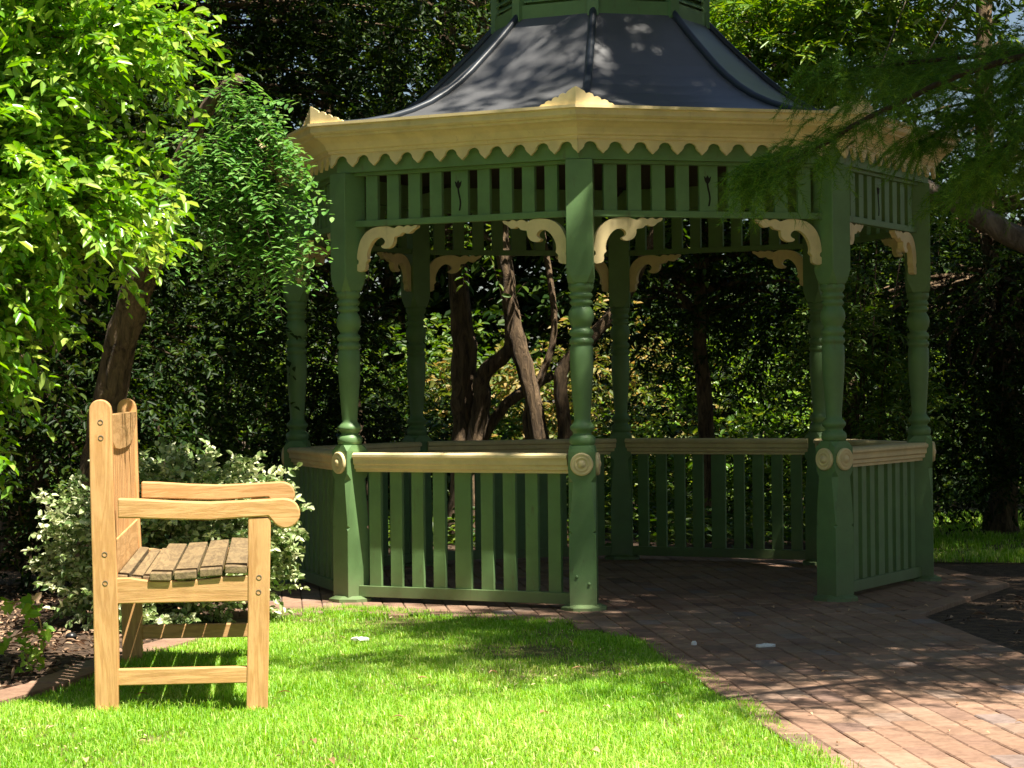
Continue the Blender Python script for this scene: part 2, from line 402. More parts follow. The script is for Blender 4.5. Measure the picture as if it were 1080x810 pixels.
def brick_boxes(items, name, seed, top=.021):
    """items: (x, y, angle, length, width); one mesh of worn pavers"""
    rg = random.Random(seed); V = []; F = []; rv = []
    for x, y, an, ln, wd in items:
        c, s = math.cos(an), math.sin(an); h = top+rg.uniform(-.002, .002); tx = rg.uniform(-.006, .006); ty = rg.uniform(-.01, .01); b = len(V); e = .004
        for (hx, hy, z) in ((ln/2, wd/2, 0), (ln/2, wd/2, -e), (ln/2-e, wd/2-e, 1)):
            for sx, sy in ((-1, -1), (1, -1), (1, 1), (-1, 1)):
                px, py = sx*hx, sy*hy
                zz = .0 if z == 0 else (h+z if z < 0 else h)+px*tx+py*ty
                V.append((x+px*c-py*s, y+px*s+py*c, zz))
        for i in (0, 4):
            for j in range(4):
                k = (j+1) % 4; F.append([b+i+j, b+i+k, b+i+4+k, b+i+4+j])
        F.append([b+8, b+9, b+10, b+11])
        rv += [rg.random()]*9
    me = bpy.data.meshes.new(name); me.from_pydata(V, [], F); me.update()
    a = me.attributes.new('rnd', 'FLOAT', 'FACE'); a.data.foreach_set('value', rv)
    o = link(name, me, BRICK); o['kind'] = 'structure'; return o
ang = PI/2+R_(5.5)
items = []
bl, bw, g = .205, .098, .0036
ca, sa = math.cos(ang), math.sin(ang)
for i in range(-60, 110):
    for j in range(-60, 60):
        lx = i*(bl+g)+(j % 2)*(bl+g)/2; ly = j*(bw+g)
        x = 1+lx*ca-ly*sa; y = 9+lx*sa+ly*ca
        if y < -3.8 or not inside(PATH, x, y): continue
        e = .10
        if not (inside(PATH, x+.9*e*ca, y+.9*e*sa) and inside(PATH, x-.9*e*ca, y-.9*e*sa)) and y > 6 and x > 1.5: continue
        items.append((x, y, ang, bl, bw))
brick_boxes(items, 'brick_path', 3)
def border(pts, name, seed, wd=.11, ln=.225, top=.024, off=0):
    it = []
    for (x0, y0), (x1, y1) in zip(pts[:-1], pts[1:]):
        d = math.hypot(x1-x0, y1-y0); n = max(1, round(d/(ln+.006))); a = math.atan2(y1-y0, x1-x0)
        for k in range(n):
            t = (k+.5)/n; it.append((x0+(x1-x0)*t, y0+(y1-y0)*t, a, d/n-.006, wd))
    return brick_boxes(it, name, seed, top)
border([(2.6, 3), (2.3, 6), (2.06, 8.4), (1.97, 9.27), (1.83, 11.08), (2.62, 12.8), (2.44, 13.93), (1.8, 15.15)], 'brick_kerb', 5)
border([(-3.2, 7.66), (-2.25, 8.08), (-1.88, 8.32), (-1.74, 8.8), (-1.62, 9.75), (-1.47, 10.3), (-1.22, 11.45)], 'brick_edging', 6, wd=.14, top=.022)

# ------------------------------------------------------------------ grass
GRASS = leaf_mat('grass_blade', (.14, .36, .018), (.31, .58, .05), (.70, .76, .28), rough=.45, trans=.4)
def grass(name, poly, n, seed, bbox, hmin=.012, hmax=.038, wd=.0032, bare=(), thin=.0):
    rg = np.random.default_rng(seed)
    X = rg.uniform(bbox[0], bbox[1], n); Y = rg.uniform(bbox[2], bbox[3], n)
    # tufts: pull each blade towards a nearby centre
    k = max(1, n//14); tx = rg.uniform(bbox[0], bbox[1], k); ty = rg.uniform(bbox[2], bbox[3], k)
    pk = rg.integers(0, k, n); q = rg.random(n) < .72
    X = np.where(q, tx[pk]+rg.normal(0, .018, n), X); Y = np.where(q, ty[pk]+rg.normal(0, .018, n), Y)
    keep = inside_np(poly, X-.022*np.abs(rg.normal(size=n)), Y)
    fr = (np.sin(X*5.1+1.3*np.sin(Y*3.7))+np.sin(Y*4.3+1.7*np.sin(X*4.9)))/2
    dens = np.clip(.9+.3*fr, .35, 1)
    for bx, by, br, bd in bare:
        dens *= 1-bd*np.exp(-((X-bx)**2+((Y-by)*.6)**2)/br**2)
    keep &= rg.random(n) < dens
    X, Y, dens = X[keep], Y[keep], dens[keep]; n = len(X)
    h = rg.uniform(hmin, hmax, n)*(.5+.75*dens)*(1+.35*fr_at(X*2.2+3, Y*1.7))*np.where(rg.random(n) < .04, 1.35, 1)
    a = rg.uniform(0, 2*PI, n); lean = rg.uniform(.1, 1.15, n)
    d = np.stack([np.cos(a), np.sin(a), np.zeros(n)], 1)
    sd = np.stack([-np.sin(a+rg.normal(0, .6, n)), np.cos(a), np.zeros(n)], 1)
    P = np.stack([X, Y, np.full(n, .003)], 1); up = np.array([0, 0, 1.]); w_ = (wd*rg.uniform(.7, 1.3, n))[:, None]/2
    hh = h[:, None]; ll = lean[:, None]
    M1 = P+up*hh*.6+d*hh*ll*.25; T = P+up*hh*(1-.3*ll)+d*hh*ll*.95
    V = np.stack([P-sd*w_, P+sd*w_, M1-sd*w_*.8, M1+sd*w_*.8, T], 1).reshape(-1, 3)
    b = (np.arange(n)*5)[:, None]
    F = (b+np.array([[0, 1, 3, 2, 2, 3, 4]])).ravel()
    c = np.tile([4, 3], n)
    base = np.clip(.42+.15*fr_at(X, Y)+rg.normal(0, .26, n), 0, 1)
    me = np_mesh(name, V, c, F, np.repeat(base, 2))
    o = link(name, me, GRASS); o['kind'] = 'stuff'; return o
def fr_at(X, Y): return np.sin(X*2.3+2*np.sin(Y*1.1))*np.sin(Y*1.9+1.3*np.sin(X*2.7))
tag(grass('lawn_grass', LAWN, 520000, 1, (-2.6, 1.1, 5.4, 11.8), bare=((-.55, 11.1, .25, .97), (-.85, 10.2, .18, .75), (.1, 9.85, .30, .97), (.35, 9.1, .24, .8), (.0, 8.9, .2, .8), (-.95, 11.2, .18, .9), (.2, 10.5, .2, .8), (-1.1, 7.4, .12, .7), (.5, 7.6, .15, .6))),
    'bright green mown lawn in front of the bench and the gazebo', 'grass', kind='stuff')
tag(grass('lawn_grass', LAWN, 150000, 2, (-7, 1.6, -1, 5.6), wd=.007), 'bright green lawn nearest to the viewer', 'grass', kind='stuff')
tag(grass('back_lawn_grass', BACKLAWN, 70000, 3, (2.2, 7, 13.4, 20), wd=.007, hmax=.05), 'shaded patch of grass right of the gazebo under the trees', 'grass', kind='stuff')

# ------------------------------------------------------------------ the gazebo
gz = empty('gazebo', (GC.x, GC.y, 0))
tag(gz, 'green octagonal wooden gazebo with cream handrails, scalloped cream eaves and a grey metal roof', 'gazebo')
def rel(v): return v-Vector((GC.x, GC.y, 0))
def oc(k, r, z=0): return rel(oct_pt(k, r, z))

# posts (turned, square block below and above)
def post_mesh(mb):
    hw = .066
    def sq(h, ch, z):
        c = max(ch, .0008); p = [(h-c, -h), (h, -h+c), (h, h-c), (h-c, h), (-h+c, h), (-h, h-c), (-h, -h+c), (-h+c, -h)]
        return [Vector((x, y, z)) for x, y in p]
    mb.loops([sq(hw, .002, -.008), sq(hw, .002, .10), sq(hw, .002, .348), sq(hw, .016, .362), sq(hw, .002, .372), sq(hw, .004, .40), sq(hw, .024, .605), sq(hw, .003, .635), sq(hw, .002, .752), sq(hw*.93, .03, .782)])
    pr = [(.048, .775), (.060, .787), (.0635, .80), (.0635, .815), (.058, .826), (.046, .834), (.043, .842), (.052, .852), (.060, .862), (.060, .874), (.050, .886), (.040, .90),
          (.040, .915), (.044, .97), (.050, 1.05), (.0555, 1.13), (.0575, 1.20), (.0565, 1.258), (.050, 1.268), (.058, 1.276), (.0605, 1.286), (.058, 1.297), (.050, 1.303), (.050, 1.31), (.058, 1.318), (.0605, 1.330), (.056, 1.342),
          (.044, 1.352), (.050, 1.365), (.060, 1.385), (.0635, 1.408), (.060, 1.432), (.050, 1.450), (.044, 1.458), (.052, 1.466), (.058, 1.474), (.052, 1.484), (.046, 1.49), (.054, 1.498), (.060, 1.507), (.054, 1.518), (.048, 1.524), (.056, 1.534), (.062, 1.545), (.060, 1.575)]
    mb.lathe(pr, n=28)
    mb.loops([sq(.050, .035, 1.552), sq(.062, .030, 1.572), sq(.0655, .018, 1.605), sq(.0655, .004, 1.64), sq(.0655, .003, 2.165)])
def rosette(parent, M):
    mb = MB(); pr = [(.056, -.006), (.056, .010), (.050, .017), (.043, .013), (.036, .012), (.032, .019), (.027, .013), (.020, .012), (.016, .020), (.008, .024), (.001, .025)]
    L = [[M @ Vector((r*math.cos(2*PI*j/28), -z, r*math.sin(2*PI*j/28))) for j in range(28)] for r, z in pr]
    mb.loops(L, smooth=True); mb.build('rosette', CREAM, parent)
def bolts(parent, M):
    for x, z in ((-.03, .15), (.03, .115)):
        mb = MB(); L = [[M @ Vector((x+r*math.cos(2*PI*j/10), -y, z+r*math.sin(2*PI*j/10))) for j in range(10)] for r, y in ((.007, -.002), (.007, .004), (.004, .006))]
        mb.loops(L, smooth=False); mb.build('bolt', GREEN, parent)
for k in range(8):
    mb = MB(); post_mesh(mb)
    p = mb.build('post', GREEN, gz)
    a = TH+k*PI/4; c = oc(k, GR); p.location = c; p.rotation_euler = (0, 0, a)      # local -y points outwards
    b = MB(); b.loops([[Vector((s*math.cos(PI/4*j+PI/8), s*math.sin(PI/4*j+PI/8), z)) for j in range(8)] for s, z in ((.118, .0), (.118, .036), (.084, .05))])
    bp_ = b.build('base_plate', GREEN, p); bp_.location.z = -.036
    rosette(p, Matrix.Translation((0, -.066, .692)))
    if k == 0: rosette(p, Matrix.Translation((.066, 0, .692)) @ Matrix.Rotation(PI/2, 4, 'Z')); bolts(p, Matrix.Translation((0, -.066, 0)))
    if k == 1: rosette(p, Matrix.Translation((-.066, 0, .692)) @ Matrix.Rotation(-PI/2, 4, 'Z'))

# outline of the fretwork bracket traced in its own plane: x from the post, z down from the frieze rail
BR = [(0, 131), (26, 127), (29, 112), (27, 104), (36, 96), (33, 88), (34, 74), (40, 58), (50, 43), (63, 33), (77, 31), (88, 37), (92, 47), (86, 54), (79, 56), (80, 62), (92, 66), (106, 63), (116, 54), (120, 42), (119, 33),
      (128, 31), (138, 30), (145, 22), (151, 20), (157, 24), (166, 25), (172, 22), (180, 14), (190, 10), (195, 1), (184, 1), (178, 5), (171, 4), (166, 0), (158, 1), (151, 6), (144, 2), (136, 0), (128, 3), (122, 8), (112, 5), (102, 1), (86, 0), (66, 1), (46, 6), (28, 17), (14, 34), (6, 54), (2, 74), (0, 92), (5, 96), (6, 101), (5, 106), (0, 109)]
def smooth_poly(P, it=1):
    for _ in range(it):
        Q = []
        for i in range(len(P)):
            a, b = P[i], P[(i+1) % len(P)]
            Q += [(a[0]*.75+b[0]*.25, a[1]*.75+b[1]*.25), (a[0]*.25+b[0]*.75, a[1]*.25+b[1]*.75)]
        P = Q
    return P
BRM = [(x*.00185, -z*.00175) for x, z in smooth_poly(BR)]
half = GR*math.sin(PI/8)                                  # half a side between post centres
apo = GR*math.cos(PI/8)
slots = [0]+[s*q for q in (.137, .262, .387, .512) for s in (-1, 1)]
slots.sort()
def side_matrix(k):
    a = TH+(k+.5)*PI/4                                    # local x along the side (towards k+1), local -y outwards
    return a, Vector((apo*math.sin(a), -apo*math.cos(a), 0))
def part(name, mb, m, parent, a, c, bevel=0):
    o = mb.build(name, m, parent, bevel)
    o.location = c; o.rotation_euler = (0, 0, a); return o
def child(name, mb, m, parent, bevel=0): return mb.build(name, m, parent, bevel)
for k in range(8):
    a, c = side_matrix(k)
    e = half-.060
    # frieze
    mb = MB(); mb.box(-e, e, -.022, .022, 1.892, 1.924); mb.box(-e, e, -.030, .024, 2.150, 2.168)
    fr = part('frieze', mb, GREEN, gz, a, c, .002)
    for s in slots:
        wv = .048 if abs(s) < .01 else .0345
        m2 = MB(); m2.box(s-wv, s+wv, -.012, .012, 1.924, 2.150); sl_ = child('frieze_slat', m2, GREEN, fr, .0015)
        if abs(s) < .01:
            m3 = MB()
            st = [(.006*math.sin((z-1.95)*42), z) for z in [1.95+i*.012 for i in range(11)]]
            pl = [(x-.004, z) for x, z in st]+[(x+.004, z) for x, z in reversed(st)]
            m3.prism(pl, -.0145, -.0105)
            hx = st[-1][0]; z0 = 2.062
            m3.prism([(hx-.006, z0), (hx-.014, z0+.012), (hx-.019, z0+.036), (hx-.008, z0+.026), (hx, z0+.040), (hx+.008, z0+.026), (hx+.019, z0+.036), (hx+.014, z0+.012), (hx+.006, z0)], -.0145, -.0105)
            child('tulip_shade_inlay', m3, HOLE_SHADE, sl_)  # thin raised inlay, no hole: its dark colour paints the shade of one
    # brackets
    for sg in (-1, 1):
        m2 = MB(); x0 = half-.0625
        poly = [(sg*(-x0)+sg*x, 1.891+z) for x, z in BRM]
        m2.prism(poly, -.016, .016)
        part('corner_bracket', m2, CREAM, gz, a, c)
    if k == 0: continue
    mb = MB(); mb.box(-e, e, -.026, .026, .010, .066)
    rl = part('railing', mb, GREEN, gz, a, c, .002)
    for s in slots:
        wv = .046 if abs(s) < .01 else .0345
        m2 = MB(); m2.box(s-wv, s+wv, -.011, .011, .066, .652); child('baluster', m2, GREEN, rl, .0015)
    m2 = MB(); el = half-.055
    pr = [(-.062, .712), (-.070, .722), (-.070, .734), (-.055, .744), (.055, .744), (.068, .734), (.068, .720), (.056, .712), (.056, .690), (.046, .682), (.046, .666), (.036, .658), (.036, .646), (-.036, .646), (-.036, .658), (-.050, .664), (-.050, .680), (-.060, .688), (-.060, .704)]
    m2.loops([[Vector((x, y, z)) for y, z in pr] for x in (-el, el)]); child('handrail', m2, CREAM, rl)

def oct_ring(mb, prof, smooth=False):
    mb.loops([[oc(k, r, z) for k in range(8)] for r, z in prof], caps=False)
# ring beam above the posts, ceiling
mb = MB(); b0, b1 = 1.80, 1.66
oct_ring(mb, [(b0, 2.168), (b0, 2.30), (b1, 2.30), (b1, 2.168), (b0, 2.168)]); mb.build('ring_beam', GREEN, gz)
mb = MB(); mb.loops([[oc(k, r, z) for k in range(8)] for r, z in ((1.795, 2.300), (.55, 2.42), (.55, 2.44), (1.80, 2.318))]); mb.build('ceiling', DARKWOOD, gz)
for k in range(8):
    mb = MB(); p0, p1 = oc(k, 1.70, 2.285), oc(k, .5, 2.39); mb.tube([p0, p1], .03, 4); mb.build('rafter', DARKWOOD, gz)
# scalloped fascia: one board per side
def scallop(side_len, n, hgt=.058):
    W = side_len/n; pts = []
    for i in range(n):
        x0 = -side_len/2+i*W
        # centre arch with a pointed leg at each end
        pts += [(x0+.0, 0), (x0+W*.09, hgt*.20), (x0+W*.17, hgt*.34), (x0+W*.20, hgt*.45)]
        for j in range(9):
            t = PI-j/8*PI
            pts.append((x0+W*.5+W*.27*math.cos(t), hgt*.50+hgt*.5*math.sin(t)))
        pts += [(x0+W*.80, hgt*.45), (x0+W*.83, hgt*.34), (x0+W*.91, hgt*.20)]
    pts.append((side_len/2, 0)); return pts
for k in range(8):
    a = TH+(k+.5)*PI/4; rr = 1.832; ap = rr*math.cos(PI/8); sl2 = 2*rr*math.sin(PI/8)
    c = Vector((ap*math.sin(a), -ap*math.cos(a), 0)); mb = MB()
    bot = scallop(sl2+.004, 11); z0 = 2.192
    # strip the board into quads so the concave outline stays clean
    for (x0, h0), (x1, h1) in zip(bot[:-1], bot[1:]):
        vs = []
        for y in (-.008, .008):
            vs += [Vector((x0, y, z0+h0)), Vector((x1, y, z0+h1)), Vector((x1, y, 2.275)), Vector((x0, y, 2.275))]
        mb.add(vs, [[0, 1, 2, 3], [4, 7, 6, 5], [0, 4, 5, 1]])
    part('scalloped_fascia', mb, CREAM, gz, a, c)
# cornice and gutter
mb = MB(); oct_ring(mb, [(1.80, 2.262), (1.850, 2.262), (1.854, 2.276), (1.866, 2.282), (1.870, 2.292), (1.884, 2.312), (1.912, 2.332), (1.936, 2.341), (1.938, 2.352), (1.952, 2.356), (1.962, 2.366), (1.962, 2.392), (1.980, 2.396), (1.980, 2.410), (1.960, 2.412), (1.80, 2.40), (1.80, 2.262)])
mb.build('cornice', CREAM, gz)
# roof, bell cast
RP = [(1.945, 2.394), (1.80, 2.404), (1.62, 2.430), (1.45, 2.466), (1.32, 2.508), (1.195, 2.560), (1.09, 2.618), (.995, 2.683), (.915, 2.748), (.843, 2.815), (.765, 2.888), (.69, 2.962), (.63, 3.025), (.575, 3.085)]
mb = MB(); oct_ring(mb, [(r, z+.004) for r, z in RP]+[(r-.012, z-.014) for r, z in reversed(RP)]+[(RP[0][0], RP[0][1]+.004)]); roof = mb.build('roof', ROOF, gz)
for k in range(8):
    mb = MB(); mb.tube([oc(k, r+.004, z+.010) for r, z in [(1.88, 2.400)]+RP[1:]], .020, 10); mb.build('roof_rib', RIBM, roof)
# cresting at each eave corner: two scalloped boards meeting in a point
CRE = [(0, .088), (.02, .080), (.045, .066), (.052, .055), (.068, .060), (.085, .054), (.093, .040), (.108, .044), (.122, .038), (.130, .026), (.145, .029), (.160, .024), (.168, .014), (.185, .012), (.20, 0)]
for k in range(8):
    mb = MB()
    for sg in (-1, 1):
        a = TH+(k+.5*sg)*PI/4; t = Vector((math.cos(a), math.sin(a), 0))*sg; n_ = Vector((math.sin(a), -math.cos(a), 0))
        o_ = oc(k, 1.962, 2.409)
        for (x0, h0), (x1, h1) in zip(CRE[:-1], CRE[1:]):
            vs = [o_+t*x+n_*(y)+Vector((0, 0, h)) for y in (-.012, 0) for x, h in ((x0, 0), (x1, 0), (x1, h1), (x0, h0))]
            mb.add(vs, [[0, 1, 2, 3], [4, 7, 6, 5], [3, 2, 6, 7]])
    mb.build('cresting', CREAM, gz)
# cupola: louvred octagonal box with corner boards, little roof above the frame
cp = MB(); oct_ring(cp, [(.600, 3.050), (.600, 3.135), (.585, 3.138), (.555, 3.138), (.555, 3.47), (.585, 3.47), (.60, 3.475), (.60, 3.55)]); cup = cp.build('cupola', GREEN, gz)
for k in range(8):
    mb = MB(); c = oc(k, .592); a = TH+k*PI/4
    M = Matrix.Translation(c) @ Matrix.Rotation(a, 4, 'Z')
    mb.box(-.030, .030, -.018, .03, 3.048, 3.55, M); mb.build('corner_board', GREEN, cup)
    a2 = TH+(k+.5)*PI/4; ap = .575*math.cos(PI/8); hl = .575*math.sin(PI/8)-.03
    M = Matrix.Translation((ap*math.sin(a2), -ap*math.cos(a2), 0)) @ Matrix.Rotation(a2, 4, 'Z')
    for q in range(8):
        mb = MB(); z = 3.150+q*.04
        vs = [M @ Vector(p) for p in ((-hl, -.018, z), (hl, -.018, z), (hl, .012, z+.036), (-hl, .012, z+.036), (-hl, -.018, z+.006), (hl, -.018, z+.006), (hl, .012, z+.042), (-hl, .012, z+.042))]
        mb.add(vs, [[0, 3, 2, 1], [4, 5, 6, 7], [0, 1, 5, 4], [2, 3, 7, 6], [0, 4, 7, 3], [1, 2, 6, 5]]); mb.build('louvre', GREEN, cup)
mb = MB(); mb.loops([[oc(k, r, z) for k in range(8)] for r, z in ((.72, 3.55), (.72, 3.58), (.50, 3.66), (.25, 3.86), (.04, 4.12))]); mb.build('cupola_roof', ROOF, gz)
mb = MB(); mb.lathe([(.03, 4.10), (.05, 4.14), (.02, 4.2), (.045, 4.26), (.01, 4.34), (.004, 4.5)], n=12); mb.build('finial', CREAM, gz)

# ------------------------------------------------------------------ the bench (local x: rear to front, y: near end to far end)
bench = empty('garden_bench', (-1.345, 8.0, 0), R_(5.9))
tag(bench, 'honey brown slatted teak garden bench seen from its end on the lawn', 'bench')
BL = 1.58
def rounded(pts, r=.0): return pts
def arc(cx, cz, r, a0, a1, n=8): return [(cx+r*math.cos(R_(a0+(a1-a0)*i/n)), cz+r*math.sin(R_(a0+(a1-a0)*i/n))) for i in range(n+1)]
def rear_post(y0, y1):
    poly = [(-.072, -.045), (.006, -.045), (.008, .2), (.006, .42), (-.004, .75), (-.008, .99)]+arc(-.046, .998, .037, 0, 180, 10)+[(-.082, .75), (-.076, .42), (-.074, .2)]
    mb = MB(); mb.prism(poly, y0, y1); o = mb.build('rear_post', TEAK_Z, bench, .004)
    return o
def front_leg(y0, y1):
    mb = MB(); mb.prism([(.434, -.045), (.507, -.045), (.516, .3), (.524, .628), (.447, .628), (.443, .3)], y0, y1); return mb.build('front_leg', TEAK_Z, bench, .004)
def arm(y0, y1):
    top = [(.01, .700), (.08, .697), (.20, .688), (.32, .683), (.43, .686), (.53, .690), (.565, .692)]
    poly = top+arc(.573, .641, .0505, 80, -150, 16)+[(.515, .632), (.43, .628), (.32, .622), (.20, .626), (.08, .632), (.01, .634)]
    mb = MB(); mb.prism(poly, y0, y1); return mb.build('armrest', TEAK_X, bench, .005)
def screws(parent, pts, y):
    for x, z in pts:
        mb = MB(); L = [[Vector((x+r*math.cos(2*PI*j/12), yy, z+r*math.sin(2*PI*j/12))) for j in range(12)] for r, yy in ((.0095, y+.001), (.0095, y-.0012), (.0075, y-.0018), (.007, y+.0006), (.0005, y+.0002))]
        mb.loops(L); mb.build('screw', SCREW, parent)
pw = .06
for i, (y0, y1) in enumerate(((0, pw), (BL-pw, BL))):
    rp = rear_post(y0, y1); fl = front_leg(y0, y1)
    arm(y0-.004, y1+.004)
    if i == 0:
        screws(rp, [(-.045, .958), (-.044, .905), (-.035, .512), (-.034, .415)], 0); screws(fl, [(.482, .425), (.480, .375)], 0)
    ya, yb = (.004, .05) if i == 0 else (BL-.05, BL-.004)
    mb = MB(); mb.prism([(.0, .345), (.447, .345), (.447, .432), (.36, .428), (.24, .416), (.12, .418), (.05, .43), (.0, .43)], ya, yb); mb.build('seat_rail', TEAK_X, bench, .003)
    mb = MB(); mb.box(0, .44, ya, yb, .068, .122); mb.build('stretcher', TEAK_X, bench, .003)
# long members
mb = MB(); mb.box(.452, .496, pw, BL-pw, .35, .425); mb.build('front_apron', TEAK_Y, bench, .003)
mb = MB(); mb.box(-.05, -.02, pw, BL-pw, .35, .42); mb.build('rear_apron', TEAK_Y, bench, .003)
# seat slats, dished
for x, z, tl, wd in ((.018, .418, -.10, .036), (.064, .410, -.10, .036), (.104, .412, -.06, .030), (.150, .426, -.03, .072), (.234, .430, .04, .074), (.320, .438, .05, .074), (.404, .446, -.02, .074)):
    M = Matrix.Translation((x, 0, z)) @ Matrix.Rotation(-tl, 4, 'Y')
    y0, y1 = (-.007, BL+.004) if x > .12 else (.052, BL-.052)
    mb = MB(); mb.box(-wd/2, wd/2, y0, y1, -.006, .020, M); mb.build('seat_slat', SLAT, bench, .003)
# back: shaped head rail, upright slats, lower rail
mb = MB(); hr = [(0, .895), (.1, .868), (.25, .858), (.5, .856), (.7, .862), (.85, .885), (.95, .918), (1, .945)]
for (t0, b0_), (t1, b1_) in zip(hr[:-1], hr[1:]):
    y0, y1 = pw-.002+(BL-2*pw+.004)*t0, pw-.002+(BL-2*pw+.004)*t1
    mb.add([Vector(p) for p in ((-.046, y0, b0_), (-.008, y0, b0_), (-.008, y0, .982), (-.046, y0, .982), (-.046, y1, b1_), (-.008, y1, b1_), (-.008, y1, .982), (-.046, y1, .982))],
           [[0, 1, 5, 4], [1, 2, 6, 5], [2, 3, 7, 6], [3, 0, 4, 7]]+([[0, 3, 2, 1]] if t0 == 0 else [])+([[4, 5, 6, 7]] if t1 == 1 else []))
mb.build('head_rail', TEAK_Y, bench)
mb = MB(); mb.prism([(-.045, .43), (-.004, .43), (-.006, .55), (-.047, .55)], pw, BL-pw); mb.build('lower_back_rail', TEAK_Y, bench, .003)
nb = 15
for i in range(nb):
    y = pw+.035+(BL-2*pw-.07)*i/(nb-1)
    mb = MB(); mb.prism([(-.032, .55), (-.012, .55), (-.016, .93), (-.036, .93)], y-.036, y+.036); mb.build('back_slat', TEAK_Z, bench, .002)

# ------------------------------------------------------------------ foliage materials
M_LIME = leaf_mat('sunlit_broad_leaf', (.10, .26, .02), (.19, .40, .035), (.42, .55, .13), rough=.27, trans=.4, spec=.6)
M_PINN = leaf_mat('pinnate_leaf', (.08, .22, .04), (.14, .33, .07), (.26, .43, .13), rough=.5, trans=.35)
M_FEATH = leaf_mat('feathery_needle', (.04, .12, .008), (.075, .185, .012), (.17, .31, .03), rough=.6, trans=.3)
M_VARI = leaf_mat('variegated_leaf', (.09, .18, .04), (.38, .47, .20), (.82, .83, .56), rough=.45, trans=.2)
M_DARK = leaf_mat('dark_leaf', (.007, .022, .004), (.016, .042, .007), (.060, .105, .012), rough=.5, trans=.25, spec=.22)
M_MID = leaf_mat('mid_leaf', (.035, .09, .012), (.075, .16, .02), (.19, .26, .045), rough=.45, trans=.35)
M_BRIGHT = leaf_mat('bright_leaf', (.08, .18, .02), (.14, .28, .03), (.28, .36, .06), rough=.35, trans=.35)
M_OLIVE = leaf_mat('olive_leaf', (.06, .09, .015), (.13, .18, .03), (.42, .30, .10), rough=.5, trans=.35)

def tree(name, label, group, trunk, r0, r1, clumps, mt, seed, m=9, L=.35, ll=.08, lw=.035, bark=None, sub=10, tight=.34, extra=(), limb_r=.025, cat='tree', trunk_flare=1.35, every=1, **kw):
    x, y = trunk[0][0], trunk[0][1]
    root = empty(name, (x, y, 0)); tag(root, label, cat, group)
    off = Vector((x, y, 0)); rg = np.random.default_rng(seed+500)
    cl = [(c[0]-x, c[1]-y, *c[2:]) for c in clumps]
    cr, C = crown('crown', cl, m, L, ll, lw, mt, root, seed, sub, tight, **kw)
    tp = curve([Vector(p)-off for p in trunk], 6, r0*.12, seed)
    mb = MB(); mb.tube(tp, taper(len(tp), r0, r1, trunk_flare), 14, .35, seed)
    for ex in extra:
        ep = curve([Vector(p)-off for p in ex[0]], 6, ex[1]*.12, seed+3); mb.tube(ep, taper(len(ep), ex[1], ex[2]), 10, .3, seed+9)
    limbs(mb, tp[len(tp)//2:], C, rg, limb_r, every=every)
    mb.build('trunk', bark or BARK, root, fixn=False)
    return root

exec_fol = True
# left: sunlit broadleaf tree, standing just outside the frame, its boughs reaching in
tree('broadleaf_tree', 'sunlit lime green broadleaf tree at the left edge beside the bench', None,
     [(-2.9, 9.2, 0), (-2.85, 9.15, .8), (-2.75, 9.1, 1.7), (-2.6, 9.0, 2.8)], .09, .04,
     [(-1.80, 8.55, 1.95, .36, .5, .34, 420), (-1.66, 8.75, 2.35, .42, .5, .30, 430), (-2.06, 8.5, 1.55, .30, .5, .33, 330), (-1.66, 8.9, 1.75, .22, .4, .16, 120), (-2.3, 8.8, 2.1, .5, .6, .55, 230),
      (-2.05, 8.7, 2.75, .55, .6, .35, 220), (-2.28, 8.6, 1.2, .34, .5, .35, 200), (-2.6, 9.2, 2.9, .7, .8, .6, 260), (-2.8, 8.4, 2.0, .6, .6, .7, 200), (-2.10, 8.8, 1.12, .16, .3, .16, 50)],
     M_LIME, 11, m=16, L=.25, ll=.050, lw=.025, sub=15, tight=.235, limb_r=.014, droop=.3, spread=.8, lj=.5)
